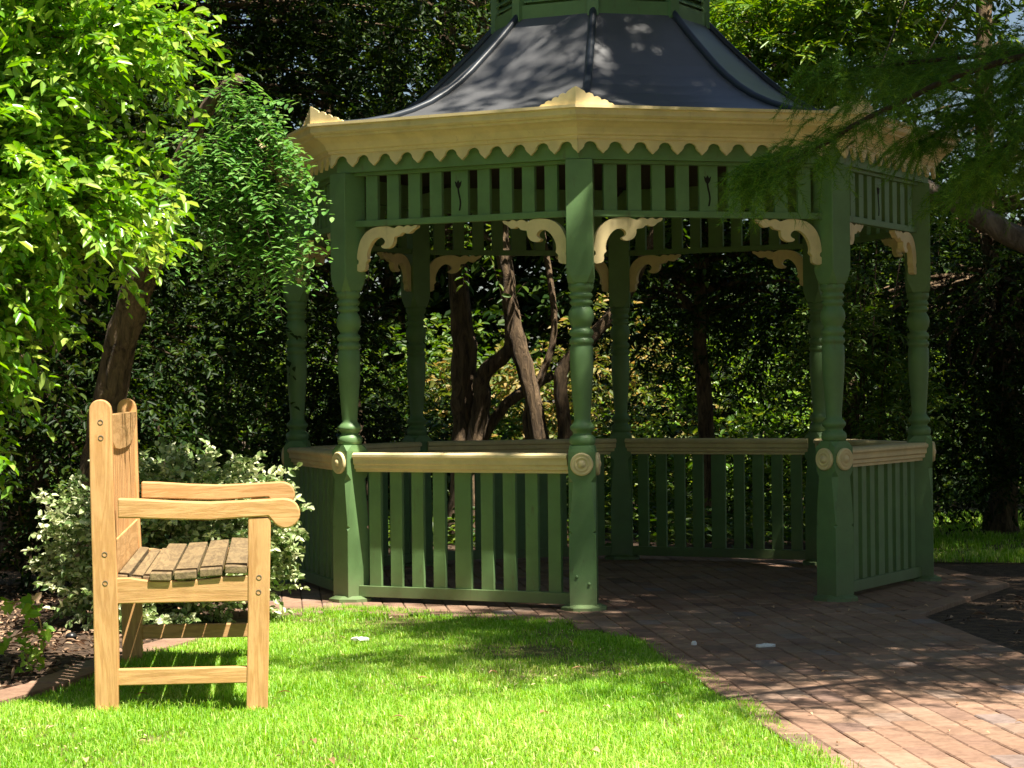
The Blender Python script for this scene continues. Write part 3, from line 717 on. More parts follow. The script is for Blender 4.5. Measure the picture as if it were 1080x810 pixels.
# left, behind: tree with hanging pinnate fronds and a leaning trunk
def pinnate_tree():
    x, y = -2.06, 11.9
    root = empty('pinnate_leaved_tree', (x, y, 0)); tag(root, 'leaning rough barked tree with fern-like drooping leaves beside the gazebo roof', 'tree')
    off = Vector((x, y, 0)); rg = np.random.default_rng(21)
    tp = curve([Vector(p)-off for p in ((-2.06, 11.9, -.02), (-2.06, 11.9, .6), (-2.05, 11.9, .98), (-1.93, 11.8, 1.4), (-1.73, 11.6, 1.85), (-1.58, 11.35, 2.2), (-1.42, 11.2, 2.45), (-1.25, 11.0, 2.55))], 5, .012, 4)
    mb = MB(); mb.tube(tp, taper(len(tp), .105, .022, 1.3), 16, .45, 2)
    fork = curve([Vector(p)-off for p in ((-2.06, 11.92, .6), (-2.15, 12.0, 1.2), (-2.25, 12.1, 2.1), (-2.3, 12.2, 3.2))], 5, .01, 5); pass
    # fronds hang from boughs
    P, D, L = [], [], []
    boughs = [((-1.65, 11.5, 2.0), (-1.35, 10.6, 2.35), (-1.22, 10.5, 2.42), (-1.10, 10.45, 2.30), (-1.03, 10.42, 2.05), (-1.04, 10.4, 1.72)),
              ((-1.60, 11.4, 2.1), (-1.25, 10.55, 2.25), (-1.12, 10.5, 2.2), (-1.08, 10.45, 1.95), (-1.07, 10.42, 1.60)),
              ((-1.75, 11.6, 1.8), (-1.45, 10.55, 1.95), (-1.30, 10.5, 1.88), (-1.16, 10.5, 1.72)),
              ((-1.7, 11.5, 1.9), (-1.38, 10.45, 2.15), (-1.28, 10.4, 2.12), (-1.18, 10.4, 1.98))]
    for bi, b in enumerate(boughs):
        bp = curve([Vector(p)-off for p in b], 8, .006, bi); mb.tube(bp, taper(len(bp), .014, .003), 6)
        for q in range(115):
            t = rg.random()**.8; i = min(int(t*(len(bp)-1)), len(bp)-2); pt = bp[i].lerp(bp[i+1], rg.random())
            P.append(np.array(pt)+rg.normal(0, .025, 3)); d = np.array([rg.normal()*.7+.25, rg.normal()*.6-.2, rg.normal()*.35-.15]); D.append(d); L.append(rg.uniform(.16, .27))
    P = np.array(P); D = np.array(D); L = np.array(L)
    pos, ld, nn, ln, wd, tw = sprays(P, D, L, 13, .040, .022, rg, droop=.55, spread=1.25, up=.7, jit=.07, lj=.15)
    V, c, F, rv, mi = merge([(leaves_geo(pos, ld, nn, ln, wd, rg, fold=.08, curl=.05), 0), (twig_geo(*tw, np.full(len(P), .0014), rg), 1)])
    link('crown', np_mesh('crown', V, c, F, rv, mi), [M_PINN, TWIG], root)
    mb.build('trunk', BARK, root, fixn=False)
pinnate_tree()

# right: feathery conifer whose boughs droop across the gazebo's corner
def feathery_tree():
    x, y = 4.3, 8.6
    root = empty('feathery_conifer', (x, y, 0)); tag(root, 'dark feathery conifer with drooping boughs hanging in front of the gazebo corner', 'tree')
    off = Vector((x, y, 0)); rg = np.random.default_rng(31)
    mb = MB(); tp = curve([(0, 0, 0), (-.05, .02, 1.5), (-.1, .05, 3), (0, .1, 5), (.1, .1, 7.5)], 6, .02, 1); mb.tube(tp, taper(len(tp), .22, .05, 1.4), 14, .3)
    Q = []   # (start, direction, length) of hanging twigs
    vis = [((4.25, 8.6, 2.0), (3.3, 8.9, 2.42), (2.5, 9.1, 2.42), (1.9, 9.2, 2.34), (1.45, 9.2, 2.16), (1.18, 9.15, 2.01), (1.02, 9.1, 1.94), (.95, 9.1, 1.90)),
           ((4.25, 8.6, 2.1), (3.2, 9.3, 2.5), (2.4, 9.6, 2.46), (1.85, 9.6, 2.42), (1.45, 9.6, 2.38), (1.22, 9.5, 2.34)),
           ((4.25, 8.6, 2.0), (3.0, 9.2, 2.40), (2.3, 9.4, 2.32), (1.9, 9.5, 2.20), (1.62, 9.5, 2.05)),
           ((4.25, 8.6, 1.9), (3.1, 8.9, 2.30), (2.4, 9.0, 2.24), (2.0, 9.0, 2.1), (1.8, 9.0, 1.9)),
           ((4.25, 8.6, 1.9), (3.2, 9.2, 2.22), (2.6, 9.3, 2.15), (2.05, 9.3, 2.0), (1.75, 9.3, 1.82)),
           ((4.25, 8.6, 2.1), (3.1, 9.9, 2.5), (2.4, 10.2, 2.52), (1.9, 10.2, 2.46), (1.55, 10.2, 2.40))]
    for bi, b in enumerate(vis):
        bp = curve([Vector(p)-off for p in b], 8, .008, bi); mb.tube(bp, taper(len(bp), .022, .003), 6)
        n = 230
        for q in range(n):
            t = .22+.78*rg.random()**.85; i = min(int(t*(len(bp)-1)), len(bp)-2)
            pt = np.array(bp[i].lerp(bp[i+1], rg.random()))+rg.normal(0, 1, 3)*np.array([.06, .13, .05])*(1.25-t*.7)
            Q.append((pt, np.array([rg.normal()*.6-.5, rg.normal()*.7, rg.normal()*.25+.05]), rg.uniform(.10, .28)*(1.15-.4*t)))
    # the shading crown overhead
    far = []
    for bi in range(52):
        z = rg.uniform(3.6, 6.2)
        tx, ty = rg.uniform(1.5, 4.6), rg.uniform(7.6, 12.3)
        if bi < 9: z = rg.uniform(3.1, 4.0); tx, ty = rg.uniform(1.6, 3.6), rg.uniform(7.1, 8.3)
        if bi == 9: z, tx, ty = 3.9, .85, 8.15
        if bi == 10: z, tx, ty = 4.2, 1.6, 8.35
        if bi == 11: z, tx, ty = 4.3, 1.3, 8.2
        e = Vector((tx, ty, z))-off; s = Vector((0, .05, z-.5))
        bp = curve([s, s.lerp(e, .5)+Vector((0, 0, .5)), e, e+Vector((-.15, 0, -.3))], 6, .02, bi); mb.tube(bp, taper(len(bp), .04, .006), 5)
        for q in range(85):
            t = .35+.65*rg.random(); i = min(int(t*(len(bp)-1)), len(bp)-2)
            pt = np.array(bp[i].lerp(bp[i+1], rg.random()))+rg.normal(0, 1, 3)*np.array([.22, .22, .07])
            Q.append((pt, np.array([rg.normal(), rg.normal(), rg.normal()*.25]), rg.uniform(.25, .5)))
            far.append(len(Q)-1)
    P = np.array([q[0] for q in Q]); D = nrm(np.array([q[1] for q in Q])); L = np.array([q[2] for q in Q]); isf = np.zeros(len(Q), bool); isf[far] = True
    parts = []
    for sel, m, nl, nw in ((~isf, 120, .032, .0022), (isf, 60, .07, .0075)):
        p, d, l = P[sel], D[sel], L[sel]
        pos, ld, nn, ln, wd, tw = sprays(p, d, l, m, nl, nw, rg, droop=.75, spread=.75, up=.1, jit=.45)
        parts += [(needles_geo(pos, ld, nn, ln, wd, rg), 0), (twig_geo(*tw, np.full(len(p), .0016), rg), 0)]
    V, c, F, rv, mi = merge(parts)
    link('crown', np_mesh('crown', V, c, F, rv, mi), [M_FEATH, TWIG], root)
    mb.build('trunk', TWIG, root, fixn=False)
feathery_tree()

# variegated shrub behind the bench
def shrub(name, label, group, x, y, clumps, mt, seed, cat='shrub', **kw):
    root = empty(name, (x, y, 0)); tag(root, label, cat, group)
    cl = [(c[0]-x, c[1]-y, *c[2:]) for c in clumps]
    cr, C = crown('foliage', cl, kw.pop('m', 8), kw.pop('L', .2), kw.pop('ll', .05), kw.pop('lw', .026), mt, root, seed, kw.pop('sub', 9), kw.pop('tight', .34), **kw)
    mb = MB(); rg = np.random.default_rng(seed)
    for cs in C:
        for c in cs[::2]:
            c = Vector(c); s = Vector((rg.normal()*.05, rg.normal()*.05, 0)); mb.tube([s, s.lerp(c, .5)+Vector((rg.normal()*.04, 0, .05)), c], [.009, .006, .003], 5)
    mb.build('stem', TWIG, root, fixn=False)
    return root
shrub('variegated_shrub', 'rounded cream variegated shrub behind the bench', None, -1.62, 11.2,
      [(-1.38, 11.1, .54, .30, .32, .26, 420), (-1.75, 11.1, .42, .34, .32, .30, 300), (-1.98, 11.2, .36, .22, .3, .28, 160), (-1.27, 11.05, .32, .17, .28, .22, 170), (-1.6, 11.0, .20, .5, .3, .18, 220)],
      M_VARI, 41, m=14, L=.12, ll=.035, lw=.024, droop=.05, up=.45, spread=.8, jit=.45)

# ------------------------------------------------------------------ the wood behind and around
BG = 'trees standing behind the gazebo'
# trunks seen through the gazebo, each with its own crown
tree('woodland_tree', 'thick dappled trunk with a pale twisted side limb seen through the gazebo', BG,
     [(-.38, 17, -.02), (-.36, 17, .7), (-.34, 17, 1.3), (-.40, 17, 2.1), (-.45, 17.1, 3.2), (-.4, 17.2, 5)], .10, .055,
     [(-1.4, 17.4, 2.6, .9, .8, .55, 240), (-.2, 17.6, 3.0, 1.0, .8, .6, 260), (-1.0, 17.2, 4.2, 1.4, 1.2, .8, 300), (.6, 17.5, 4.4, 1.2, 1.2, .8, 260), (-.4, 17.3, 5.6, 1.6, 1.5, .9, 250)],
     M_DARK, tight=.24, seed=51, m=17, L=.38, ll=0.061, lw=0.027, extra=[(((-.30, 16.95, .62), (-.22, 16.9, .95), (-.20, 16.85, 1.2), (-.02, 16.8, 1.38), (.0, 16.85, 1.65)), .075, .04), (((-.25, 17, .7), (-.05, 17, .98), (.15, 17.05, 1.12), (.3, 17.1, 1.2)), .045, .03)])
tree('woodland_tree', 'dark forked tree leaning left with a crooked bough behind the middle post of the gazebo', BG,
     [(.28, 16.4, -.02), (.22, 16.4, .6), (.12, 16.4, 1.1), (0, 16.4, 1.6), (-.05, 16.4, 2.1), (-.15, 16.5, 3), (-.2, 16.5, 4)], .075, .04,
     [(1.1, 16.8, 2.6, .7, .6, .45, 170), (-.2, 16.8, 2.2, .5, .6, .25, 90), (.2, 16.8, 3.8, 1.3, 1.0, .7, 260), (1.5, 16.8, 3.0, .8, .8, .5, 160)],
     M_MID, tight=.24, seed=52, m=15, L=.36, ll=0.061, lw=0.028, extra=[(((.26, 16.4, .3), (.36, 16.35, .75), (.34, 16.3, 1.2), (.55, 16.3, 1.45), (.8, 16.35, 1.75), (1.1, 16.4, 2.4)), .055, .035), (((.22, 16.4, .5), (.1, 16.5, .9), (.3, 16.5, 1.5), (.2, 16.6, 2.3)), .04, .02)])
tree('woodland_tree', 'slim pale trunk behind the handrail at the left of the gazebo', BG,
     [(-1.05, 16.2, -.02), (-1.06, 16.2, .7), (-1.12, 16.2, 1.4), (-1.2, 16.3, 2.4), (-1.3, 16.4, 3.6)], .065, .035,
     [(-1.6, 16.3, 1.9, .6, .6, .6, 170), (-2.3, 16.2, 2.8, .9, .8, .7, 240), (-2.0, 16.0, 3.9, 1.2, 1.0, .7, 280)],
     M_DARK, tight=.24, seed=53, m=17, L=.36, ll=0.058, lw=0.025)
tree('woodland_tree', 'thin dark trunk behind the right back railing of the gazebo', BG,
     [(1.45, 17.3, -.02), (1.42, 17.3, .8), (1.38, 17.3, 1.6), (1.5, 17.4, 3), (1.6, 17.4, 4.5)], .07, .035,
     [(1.2, 17.4, 1.7, .7, .6, .6, 200), (2.1, 17.2, 2.0, .7, .6, .6, 200), (1.4, 17.0, 2.9, .9, .7, .5, 220), (2.3, 17.3, 4.3, 1.2, 1, .8, 220)],
     M_DARK, tight=.24, seed=54, m=17, L=.36, ll=0.058, lw=0.024)
# bright narrow-leaved tree at top right
tree('narrow_leaved_tree', 'bright green narrow-leaved tree rising above the right slope of the gazebo roof', None,
     [(2.5, 17.6, -.02), (2.45, 17.6, 1.5), (2.3, 17.6, 2.8), (2.2, 17.5, 4.2)], .10, .05,
     [(1.75, 16.4, 3.45, .55, .5, .42, 200), (2.45, 16.3, 3.7, .6, .5, .40, 200), (3.1, 16.6, 3.9, .5, .5, .3, 110), (1.9, 18.2, 4.9, .9, .8, .6, 200), (2.7, 18.2, 5.0, .9, .8, .5, 120)],
     M_BRIGHT, tight=.28, seed=55, m=22, L=.34, ll=0.090, lw=0.022, spread=.75, up=.4, droop=.15)
# right side
tree('grey_limbed_tree', 'tree with a pale grey slanting limb at the right edge of the garden', None,
     [(5.2, 15.0, -.02), (4.9, 15, .9), (4.1, 15, 1.62), (3.3, 15, 1.98), (2.9, 15, 2.20), (2.55, 15.05, 2.38), (2.2, 15.2, 2.5)], .12, .04,
     [(3.7, 16.7, 4.3, .8, .7, .4, 110), (4.3, 15.3, 3.9, .9, .9, .6, 130), (3.6, 15.8, 1.9, .5, .5, .35, 60)],
     M_MID, tight=.3, seed=56, every=6, limb_r=.007, bark=BARKG, m=13, L=.3, ll=0.043, lw=0.019)
tree('small_leaved_tree', 'dense small-leaved dark tree on the right behind the shaded grass', None,
     [(3.6, 17.4, -.02), (3.6, 17.4, 1.2), (3.5, 17.4, 2.6), (3.5, 17.5, 4.4)], .11, .05,
     [(3.2, 16.9, 1.1, .8, .6, .6, 330), (3.9, 16.8, 1.3, .8, .6, .7, 330), (3.4, 17.0, 2.1, .9, .7, .6, 330), (2.7, 17.0, 1.6, .5, .5, .6, 190), (4.3, 17.1, 2.4, .8, .7, .6, 250), (3.6, 17.0, .5, 1.1, .5, .4, 260), (3.3, 17.4, 3.2, 1.0, .8, .5, 140)],
     M_DARK, tight=.24, seed=57, m=17, L=.28, ll=0.040, lw=0.019, bark=BARK)
shrub('leafy_shrub', 'sun-flecked green shrub between the right-hand gazebo posts', None, 2.35, 15.9,
      [(2.2, 15.7, 1.55, .32, .3, .42, 130), (2.35, 15.8, .9, .5, .4, .45, 160), (2.45, 15.7, 2.1, .3, .3, .3, 70)], M_MID, tight=.24, seed=58, m=15, L=.28, ll=0.054, lw=0.019)
# left side: deep shade
tree('overhanging_tree', 'dense dark tree filling the upper left behind the gazebo roof', None,
     [(-3.1, 14.9, -.02), (-3.0, 14.9, 1.4), (-2.8, 14.9, 2.8), (-2.7, 14.8, 4.6)], .16, .08,
     [(-1.4, 15.4, 3.0, .9, .7, .55, 260), (-2.4, 14.6, 2.7, .9, .7, .6, 290), (-.7, 15.8, 3.6, .9, .8, .5, 240), (-2.0, 14.8, 3.7, 1.2, .9, .6, 300), (-3.0, 14.5, 3.3, .9, .8, .8, 250), (-1.5, 14.6, 4.7, 1.6, 1.6, .7, 400), (-2.9, 13.2, 4.6, 1.4, 1.4, .7, 380), (-2.2, 14.6, 1.9, .7, .6, .5, 210)],
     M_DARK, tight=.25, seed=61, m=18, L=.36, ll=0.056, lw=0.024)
tree('overhanging_tree', 'dark tree behind the variegated shrub at the far left', None,
     [(-3.3, 13.2, -.02), (-3.2, 13.2, 1.0), (-3.0, 13.1, 2.2), (-2.9, 13, 4)], .12, .06,
     [(-2.6, 12.9, 1.2, .6, .5, .7, 330), (-2.0, 13.3, 1.3, .5, .45, .6, 250), (-2.5, 13.0, 2.3, .7, .5, .6, 300), (-1.8, 13.6, 2.2, .45, .4, .5, 170), (-2.4, 12.7, .5, .8, .4, .5, 260), (-3.0, 12.0, 3.6, 1.0, 1.2, .6, 330), (-2.1, 12.4, 4.0, 1.2, 1.1, .5, 320)],
     M_DARK, tight=.25, seed=62, m=17, L=.3, ll=0.047, lw=0.022)
shrub('leafy_shrub', 'low dark shrub behind the left railing of the gazebo', None, -1.6, 15.2,
      [(-1.5, 15.2, .6, .7, .4, .6, 280), (-2.3, 14.8, .6, .6, .4, .6, 230), (-1.2, 15.3, 1.3, .45, .35, .4, 130)], M_DARK, tight=.25, seed=63, m=15, L=.3, ll=0.050, lw=0.022)
# middle distance with sun breaking in
MIDS = [(-2.6, 23, 1.9, M_MID, 'garden_shrub', 'green shrub far behind the left side of the gazebo'), (-.9, 24, 1.6, M_MID, 'garden_shrub', 'sunlit green shrub beyond the two trunks'),
        (.6, 22.5, 1.7, M_OLIVE, 'olive_shrub', 'rust and gold leaved shrub glowing beyond the middle post'), (2.0, 23.5, 1.5, M_BRIGHT, 'garden_shrub', 'sunlit yellow green shrub beyond the right back railing'),
        (3.6, 24, 1.9, M_MID, 'garden_shrub', 'green shrub far behind the right-hand posts'), (-4.4, 24, 2.0, M_DARK, 'garden_shrub', 'dark shrub far off on the left'), (5.4, 23, 1.9, M_DARK, 'garden_shrub', 'dark shrub far off on the right')]
for i, (x, y, h, mt, nm, lab) in enumerate(MIDS):
    shrub(nm, lab, 'shrubs in the distance behind the gazebo', x, y, [(x-.5, y, h*.45, .8, .6, h*.42, 200), (x+.5, y+.2, h*.55, .8, .6, h*.42, 200), (x, y-.2, h*.8, .6, .5, h*.3, 110)], mt, 70+i, m=12, L=.35, ll=.075, lw=.038, tight=.24)
DEEP = [(-2.6, 20.2, 2.6, 'tall dark shrub behind the left back post of the gazebo'), (1.5, 20.0, 2.3, 'tall dark shrub behind the right back railing'), (3.2, 19.6, 2.8, 'tall dark shrub behind the right-hand gazebo posts'), (-1.4, 19.4, 1.1, 'waist-high dark shrub left of the thick trunk')]
for i, (x, y, h, lab) in enumerate(DEEP):
    shrub('woodland_shrub', lab, 'dark shrubs deep in the wood', x, y, [(x, y, h*.3, .75, .5, h*.3, 260), (x+.2, y, h*.7, .7, .5, h*.3, 260)], M_DARK, 170+i, m=14, L=.35, ll=.06, lw=.028, tight=.26)
LOWS = [(.2, 18.6, 'low leafy shrub under the forked tree'), (1.6, 18.4, 'low leafy shrub behind the right back railing, with sun on it'), (-1.0, 18.8, 'low leafy shrub behind the thick dappled trunk'), (2.8, 18.6, 'low leafy shrub behind the gazebo right posts')]
for i, (x, y, lab) in enumerate(LOWS):
    shrub('leafy_shrub', lab, 'low shrubs along the back of the gazebo', x, y, [(x-.3, y, .45, .6, .4, .42, 150), (x+.4, y, .4, .5, .4, .4, 130)], [M_MID, M_BRIGHT, M_DARK, M_DARK][i], 80+i, m=9, L=.28, ll=.07, lw=.032)
# tall backdrop trees, then unseen trees added round about to cut sky light
BACK = [(-9, 29, 9), (-5.2, 30, 10), (-1.6, 31, 10), (1.8, 30.5, 9), (5.0, 31, 5.5), (9, 29, 10)]
for i, (x, y, h) in enumerate(BACK):
    tree('backdrop_tree', ['tall dark tree at the far left of the wood', 'tall dark tree behind the upper left foliage', 'tall dark tree closing the view behind the two trunks', 'tall dark tree closing the view behind the back railing', 'tall dark tree far behind the pale grey limb', 'tall dark tree at the far right of the wood'][i], 'tall trees closing off the wood', [(x, y, 0), (x+.1, y, h*.3), (x, y, h*.7)], .25, .1,
         [(x-.9, y-.5, 1.2, 1.6, 1, 1.2, 330), (x+.9, y-.3, 1.4, 1.5, 1, 1.3, 330), (x, y, 3.3*min(1, h/9), 2.2, 1.3, 1.4, 650), (x, y+1, 2.4, 2.4, 1, 1.4, 400), (x-1.2, y, 5.2*h/10, 1.6, 1.3, 1.3, 190), (x+1.2, y, 5.6*h/10, 1.6, 1.3, 1.3, 170), (x, y, h*.8, 2, 1.6, 1.6, 200)], M_DARK, 90+i, m=9, L=.6, ll=.17, lw=.085, every=2)
AROUND = [(-8, 12, 9), (-8.5, 5, 9), (9, 12, 9), (9.5, 5, 9), (7.5, 19, 9), (-7.5, 20, 9), (-6, -9, 11), (2, -11, 11), (9, -7, 11)]
for i, (x, y, h) in enumerate(AROUND):
    tree('sky_screen_tree', 'unseen large leafy tree added to cut sky light, standing %s' % ['off to the left of the bench', 'left of the viewer beyond the lawn', 'off to the right of the gazebo', 'right of the viewer beyond the path', 'in the wood right of the back lawn', 'in the wood left of the overhanging trees', 'behind the viewer on the left', 'straight behind the viewer', 'behind the viewer on the right'][i], 'unseen trees added round the lawn to cut sky light', [(x, y, 0), (x+.1, y, h*.3), (x, y, h*.7)], .28, .1,
         [(x, y, h*.25, 2.2, 2.2, 1.6, 240), (x-1, y, h*.5, 2.2, 2.4, 1.8, 330), (x+1.2, y+.5, h*.65, 2.2, 2.2, 1.8, 300), (x, y, h*.85, 2, 2, 1.6, 260)], M_MID, 110+i, m=9, L=.7, ll=.22, lw=.10, every=2)
# big shade tree whose crown hangs over the gazebo roof
tree('shade_tree', 'spreading shade tree whose crown hangs over the gazebo', None,
     [(6.8, 11.5, -.02), (6.7, 11.5, 2), (6.4, 11.4, 4.5), (5.8, 11.2, 7), (4.6, 11.0, 9.3)], .26, .10,
     [(3.95, 9.5, 9.4, 1.25, 1.2, 0.5, 480), (2.75, 10.7, 9.5, 0.9, 0.7, 0.4, 150), (4.13, 7.93, 9.6, 1.2, 0.9, 0.5, 297), (5.33, 9.23, 9.6, 1.4, 1.5, 0.6, 360), (4.73, 11.23, 9.6, 1.5, 1.4, 0.6, 468), (2.93, 11.23, 9.7, 1.4, 1.3, 0.6, 297), (6.33, 10.83, 9.4, 1.3, 1.4, 0.7, 450), (4.03, 12.2, 9.6, 1.6, 1.0, 0.6, 270), (5.83, 13.23, 9.2, 1.6, 1.3, 0.8, 558), (1.63, 12.83, 9.8, 0.9, 0.8, 0.4, 108), (7.23, 11.83, 9.4, 1.3, 1.2, 0.6, 495), (8.03, 13.43, 9.4, 1.4, 1.2, 0.6, 450), (6.83, 14.03, 9.1, 1.2, 1, 0.6, 432)],
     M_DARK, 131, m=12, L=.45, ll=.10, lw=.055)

# ------------------------------------------------------------------ small things on the ground
def at_ground(x, y, z=0):
    a = at(x, y, 1.0)-Vector((0, 0, EYE)); return a*((z-EYE)/a.z)+Vector((0, 0, EYE))
DRY = leaf_mat('dry_leaf', (.30, .17, .08), (.48, .30, .16), (.70, .52, .34), rough=.7, trans=.2)
def leaf_mesh(ln, wd, curl, seed):
    r = random.Random(seed); vs = []; fs = []; n = 7
    for i in range(n+1):
        t = i/n; w_ = wd*math.sin(PI*min(1, t*.96+.03))**.8*.5; z = curl*math.sin(PI*t)*ln+r.uniform(-.001, .001)
        vs += [(ln*(t-.5), -w_, z+w_*.5), (ln*(t-.5), 0, z), (ln*(t-.5), w_, z+w_*.35)]
    for i in range(n):
        for j in (0, 1): fs.append([i*3+j, i*3+j+1, i*3+3+j+1, i*3+3+j])
    me = bpy.data.meshes.new('fallen_leaf'); me.from_pydata(vs, [], fs); me.update()
    a = me.attributes.new('rnd', 'FLOAT', 'FACE'); v = r.random(); a.data.foreach_set('value', [v]*len(fs)); me.materials.append(DRY); return me
LM = [leaf_mesh(.048, .018, .16, 1), leaf_mesh(.036, .02, .25, 2), leaf_mesh(.055, .015, .1, 3), leaf_mesh(.028, .014, .3, 4)]
spots = [(573, 741, 'pinkish'), (628, 780, 0), (150, 722, 0), (52, 756, 0), (205, 800, 0), (700, 712, 0), (420, 745, 0), (480, 770, 0), (350, 790, 0), (520, 700, 0), (610, 695, 0), (655, 702, 0), (330, 770, 0), (90, 790, 0),
         (560, 802, 0), (640, 735, 0), (445, 706, 0), (716, 745, 0), (300, 720, 0)]
for i, (px, py, q) in enumerate(spots):
    o = bpy.data.objects.new('fallen_leaf', LM[i % 4]); col.objects.link(o); p = at_ground(px, py, .03)
    o.location = p; o.rotation_euler = (rnd.uniform(-.3, .3), rnd.uniform(-.2, .2), rnd.uniform(0, 6.3))
    tag(o, 'small dry tan leaf fallen on the lawn', 'leaf', 'dry leaves fallen on the lawn')
for i in range(46):
    y = rnd.uniform(6.7, 11.8); x = rnd.uniform(.6, 2.1)
    if not inside(PATH, x, y): continue
    o = bpy.data.objects.new('fallen_leaf', LM[rnd.randrange(4)]); col.objects.link(o)
    o.location = (x, y, .026); s_ = rnd.uniform(.4, .8); o.scale = (s_, s_, s_); o.rotation_euler = (rnd.uniform(-.3, .3), rnd.uniform(-.2, .2), rnd.uniform(0, 6.3))
    tag(o, 'tiny dry leaf fallen on the brick paving', 'leaf', 'dry leaves fallen on the brick paving')
WHITE = paint('crumpled_paper', (.8, .79, .76), rough=.8, wear=0)
def scrap(px, py, w_, d_, label, z=.03, seed=0):
    r = random.Random(seed); p = at_ground(px, py, z); n = 12; top = []; bot = []
    for j in range(n):
        a = 2*PI*j/n; k = r.uniform(.6, 1.1); top.append(Vector((w_*.5*k*math.cos(a), d_*.5*k*math.sin(a), r.uniform(.004, .012)))); bot.append(Vector((top[-1].x, top[-1].y, 0)))
    mb = MB(); inner = [v*.5+Vector((0, 0, r.uniform(.004, .014))) for v in top]
    mb.loops([bot, top, inner]); o = mb.build('paper_scrap', WHITE); o.location = p; tag(o, label, 'litter')
scrap(380, 666, .085, .09, 'crumpled white scrap lying on the lawn between bench and gazebo', .025, 1)
scrap(806, 673, .085, .05, 'flattened pale scrap on the shaded bricks in front of the right-hand post', .023, 2)
scrap(732, 671, .025, .03, 'tiny white scrap on the shaded bricks near the lawn edge', .023, 3)
# leaf and bark litter on the bed
def litter(name, label, poly, n, bbox, seed, mt, k_=1.0):
    rg = np.random.default_rng(seed); X = rg.uniform(bbox[0], bbox[1], n); Y = rg.uniform(bbox[2], bbox[3], n)
    k = inside_np(poly, X, Y); X, Y = X[k], Y[k]; n = len(X)
    P = np.stack([X, Y, rg.uniform(.004, .02, n)], 1); D = rg.normal(size=(n, 3)); D[:, 2] *= .2; Nn = rg.normal(0, .35, (n, 3))+np.array([0, 0, 1.])
    V, c, F, rv = leaves_geo(P, D, Nn, k_*rg.uniform(.02, .06, n), k_*rg.uniform(.008, .022, n), rg)
    o = link(name, np_mesh(name, V, c, F, rv), mt); tag(o, label, 'leaf litter', kind='stuff')
CHIP = leaf_mat('bark_chip', (.05, .03, .02), (.14, .085, .05), (.46, .30, .19), rough=.85, trans=.05)
BED = [(-4, 7.9), (-3.2, 7.75), (-2.25, 8.18), (-1.95, 8.45), (-1.83, 8.85), (-1.70, 9.8), (-1.55, 10.35), (-1.32, 11.4), (-1.35, 12.2), (-1.6, 13), (-4, 14)]
litter('leaf_litter', 'brown bark chips and dry leaves covering the bed left of the bench', BED, 9000, (-4, -1.2, 7.8, 14), 5, CHIP)
BED2 = [(2.12, 9.3), (2.2, 6), (6, 6), (7, 12.5), (2.8, 12.8), (2.0, 11.1)]
litter('leaf_litter', 'sparse brown litter on the shaded soil right of the brick path', BED2, 3500, (2, 7, 6, 13), 6, CHIP)
STRAW = leaf_mat('dry_straw', (.40, .30, .14), (.58, .46, .25), (.75, .62, .40), rough=.8, trans=.1)
litter('dry_straw', 'straw coloured dry bits scattered through the lawn', LAWN, 2600, (-2.2, 1, 6.0, 11.5), 7, STRAW, .42)
# ivy seedling at the bed's edge
iv = empty('ivy_plant', tuple(at_ground(34, 700, .01))); tag(iv, 'small bright ivy plant sprawling from the bed at the lower left edge', 'plant')
IVY = leaf_mat('ivy_leaf', (.16, .34, .03), (.30, .52, .05), (.46, .62, .10), rough=.4, trans=.4)
def ivy_leaf(mb_v, mb_f, c, d, nrm_, s):
    d = Vector(d).normalized(); nn = Vector(nrm_).normalized(); sd = d.cross(nn).normalized(); nn = sd.cross(d)
    out = [(0, 0), (-.12, -.32), (.12, -.52), (.30, -.30), (.62, -.30), (1, 0), (.62, .30), (.30, .30), (.12, .52), (-.12, .32)]
    b = len(mb_v); mb_v.append(c+d*s*.3-nn*s*.04)
    for a, q in out: mb_v.append(c+d*a*s+sd*q*s+nn*(abs(q)*s*.25))
    for j in range(10): mb_f.append([b, b+1+j, b+1+(j+1) % 10])
V, Fc = [], []; r = random.Random(5); sm = MB()
O = iv.location
stems = [[(-.30, .05, .12), (-.16, 0, .22), (-.05, -.02, .28), (.02, -.02, .24), (.05, -.02, .12)], [(0, 0, 0), (-.03, 0, .10), (-.01, 0, .20), (.03, 0, .26)], [(.0, 0, .02), (.05, -.02, .1), (.02, -.02, .16), (-.06, -.02, .14)], [(-.25, 0, .04), (-.12, -.01, .12), (.02, -.02, .17), (.09, -.03, .15)]]
for st in stems:
    cp_ = curve(st, 6, .002, 3); sm.tube(cp_, .0035, 6)
    for k in range(9):
        p = cp_[r.randrange(4, len(cp_))]+Vector((r.uniform(-.02, .02), r.uniform(-.02, .02), r.uniform(-.02, .02)))
        ivy_leaf(V, Fc, p, (r.uniform(-1, 1), r.uniform(-1, .3), r.uniform(-.7, .3)), (r.uniform(-.5, .7), -1.0, r.uniform(.3, 1.4)), r.uniform(.028, .052))
for _ in range(34):
    ivy_leaf(V, Fc, Vector((r.uniform(-.05, .05), r.uniform(-.04, .04), r.uniform(.01, .14))), (r.uniform(-1, 1), r.uniform(-1, .3), r.uniform(-.7, .3)), (r.uniform(-.5, .7), -1.0, r.uniform(.3, 1.4)), r.uniform(.016, .03))
ivy_leaf(V, Fc, Vector((-.01, -.04, .235)), (1, -.2, -.1), (.2, -1, .5), .06); ivy_leaf(V, Fc, Vector((-.10, -.04, .245)), (.6, -.2, .5), (.2, -1, .6), .045)
me = bpy.data.meshes.new('leaves'); me.from_pydata([tuple(v) for v in V], [], Fc); me.update()
a = me.attributes.new('rnd', 'FLOAT', 'FACE'); vv = []
for i in range(len(Fc)//10): vv += [r.random()]*10
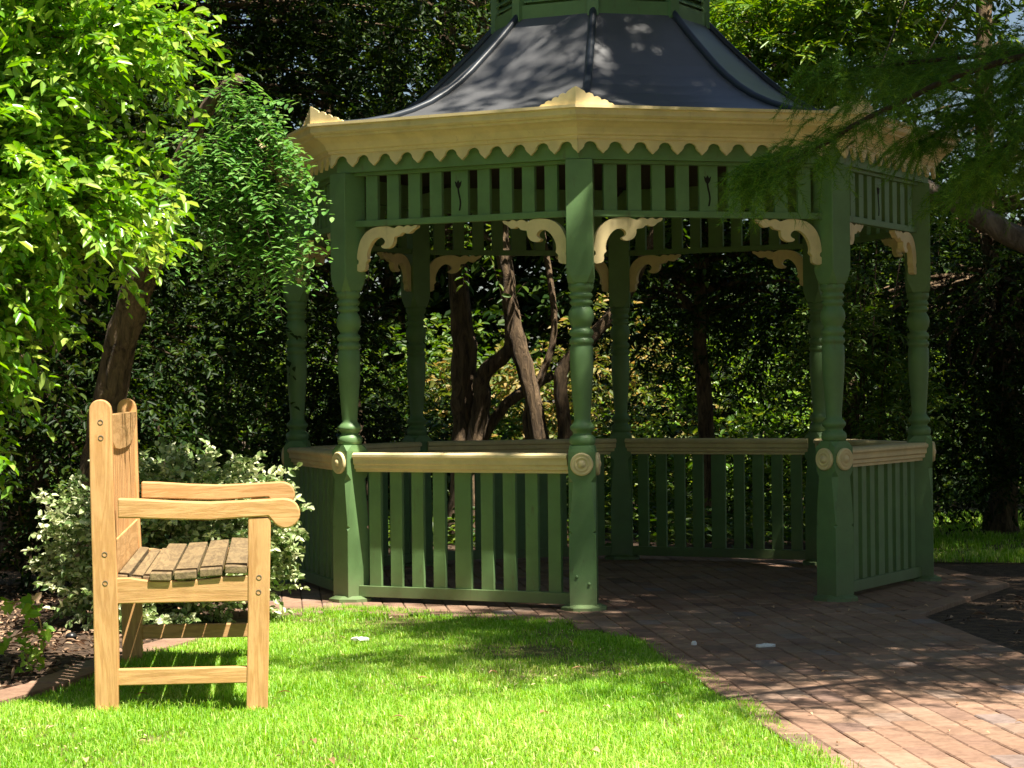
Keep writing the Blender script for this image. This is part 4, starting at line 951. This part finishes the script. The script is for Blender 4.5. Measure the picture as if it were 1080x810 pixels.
a.data.foreach_set('value', vv); link('leaves', me, IVY, iv)
STEM = paint('ivy_stem', (.40, .24, .10), rough=.6, wear=0); sm.build('stem', STEM, iv, fixn=False)
m2 = MB(); dl = [Vector((.03, -.02, .25)), Vector((.055, -.02, .30)), Vector((.05, -.02, .285))]
V2, F2 = [], []; ivy_leaf(V2, F2, Vector((.02, -.03, .285)), (.5, -.1, .6), (.1, -1, .3), .042)
m2.add(V2, F2); DRYP = paint('withered_leaf', (.75, .50, .34), rough=.7, wear=0); m2.build('withered_leaf', DRYP, iv, fixn=False)
# small black garden light in the mulch
gl = empty('garden_light', tuple(at_ground(75, 672, -.015))); tag(gl, 'small round black garden light sitting in the mulch left of the bench', 'garden light')
gl.scale = (.7, .7, .7)
BLK = paint('black_plastic', (.018, .018, .02), rough=.35, wear=.1)
mb = MB(); mb.lathe([(.012, -.05), (.012, .01), (.030, .014), (.034, .03), (.034, .05)], n=16); mb.build('body', BLK, gl)
mb = MB(); mb.lathe([(.038, .05), (.036, .062), (.028, .074), (.014, .081), (.001, .083)], n=16); mb.build('cap', BLK, gl)

GC_POLY = [(-9, 15.9), (-1.9, 15.9), (.6, 16.0), (2.3, 15.7), (2.2, 20.6), (9, 22), (12, 28), (-12, 28)]
def cover(n, seed):
    rg = np.random.default_rng(seed); X = rg.uniform(-8, 8, n); Y = rg.uniform(15.6, 27, n)**1.0
    k = inside_np(GC_POLY, X, Y)&(rg.random(n) < np.clip(.65+.5*np.sin(X*2.1+Y)*np.sin(Y*1.3-X), .15, 1)); X, Y = X[k], Y[k]; n = len(X)
    P = np.stack([X, Y, .02+.22*rg.random(n)**1.5*(1+.6*np.sin(X*3)*np.sin(Y*2.3))], 1); D = rg.normal(size=(n, 3)); D[:, 2] = np.abs(D[:, 2])*.4; Nn = rg.normal(0, .35, (n, 3))+np.array([0, -.3, 1.])
    V, c, F, rv = leaves_geo(P, D, Nn, rg.uniform(.05, .10, n), rg.uniform(.025, .045, n), rg)
    o = link('ground_cover', np_mesh('ground_cover', V, c, F, rv), M_MID); tag(o, 'low green ground cover under the trees behind the gazebo', 'ground cover', kind='stuff')
cover(90000, 9)

# the garden floor lies a little below the level of the gazebo's frame: lower it with everything that stands on it
for o in list(sc.objects):
    if o.parent is None and o not in (gz, bench, co, so): o.location.z -= .036
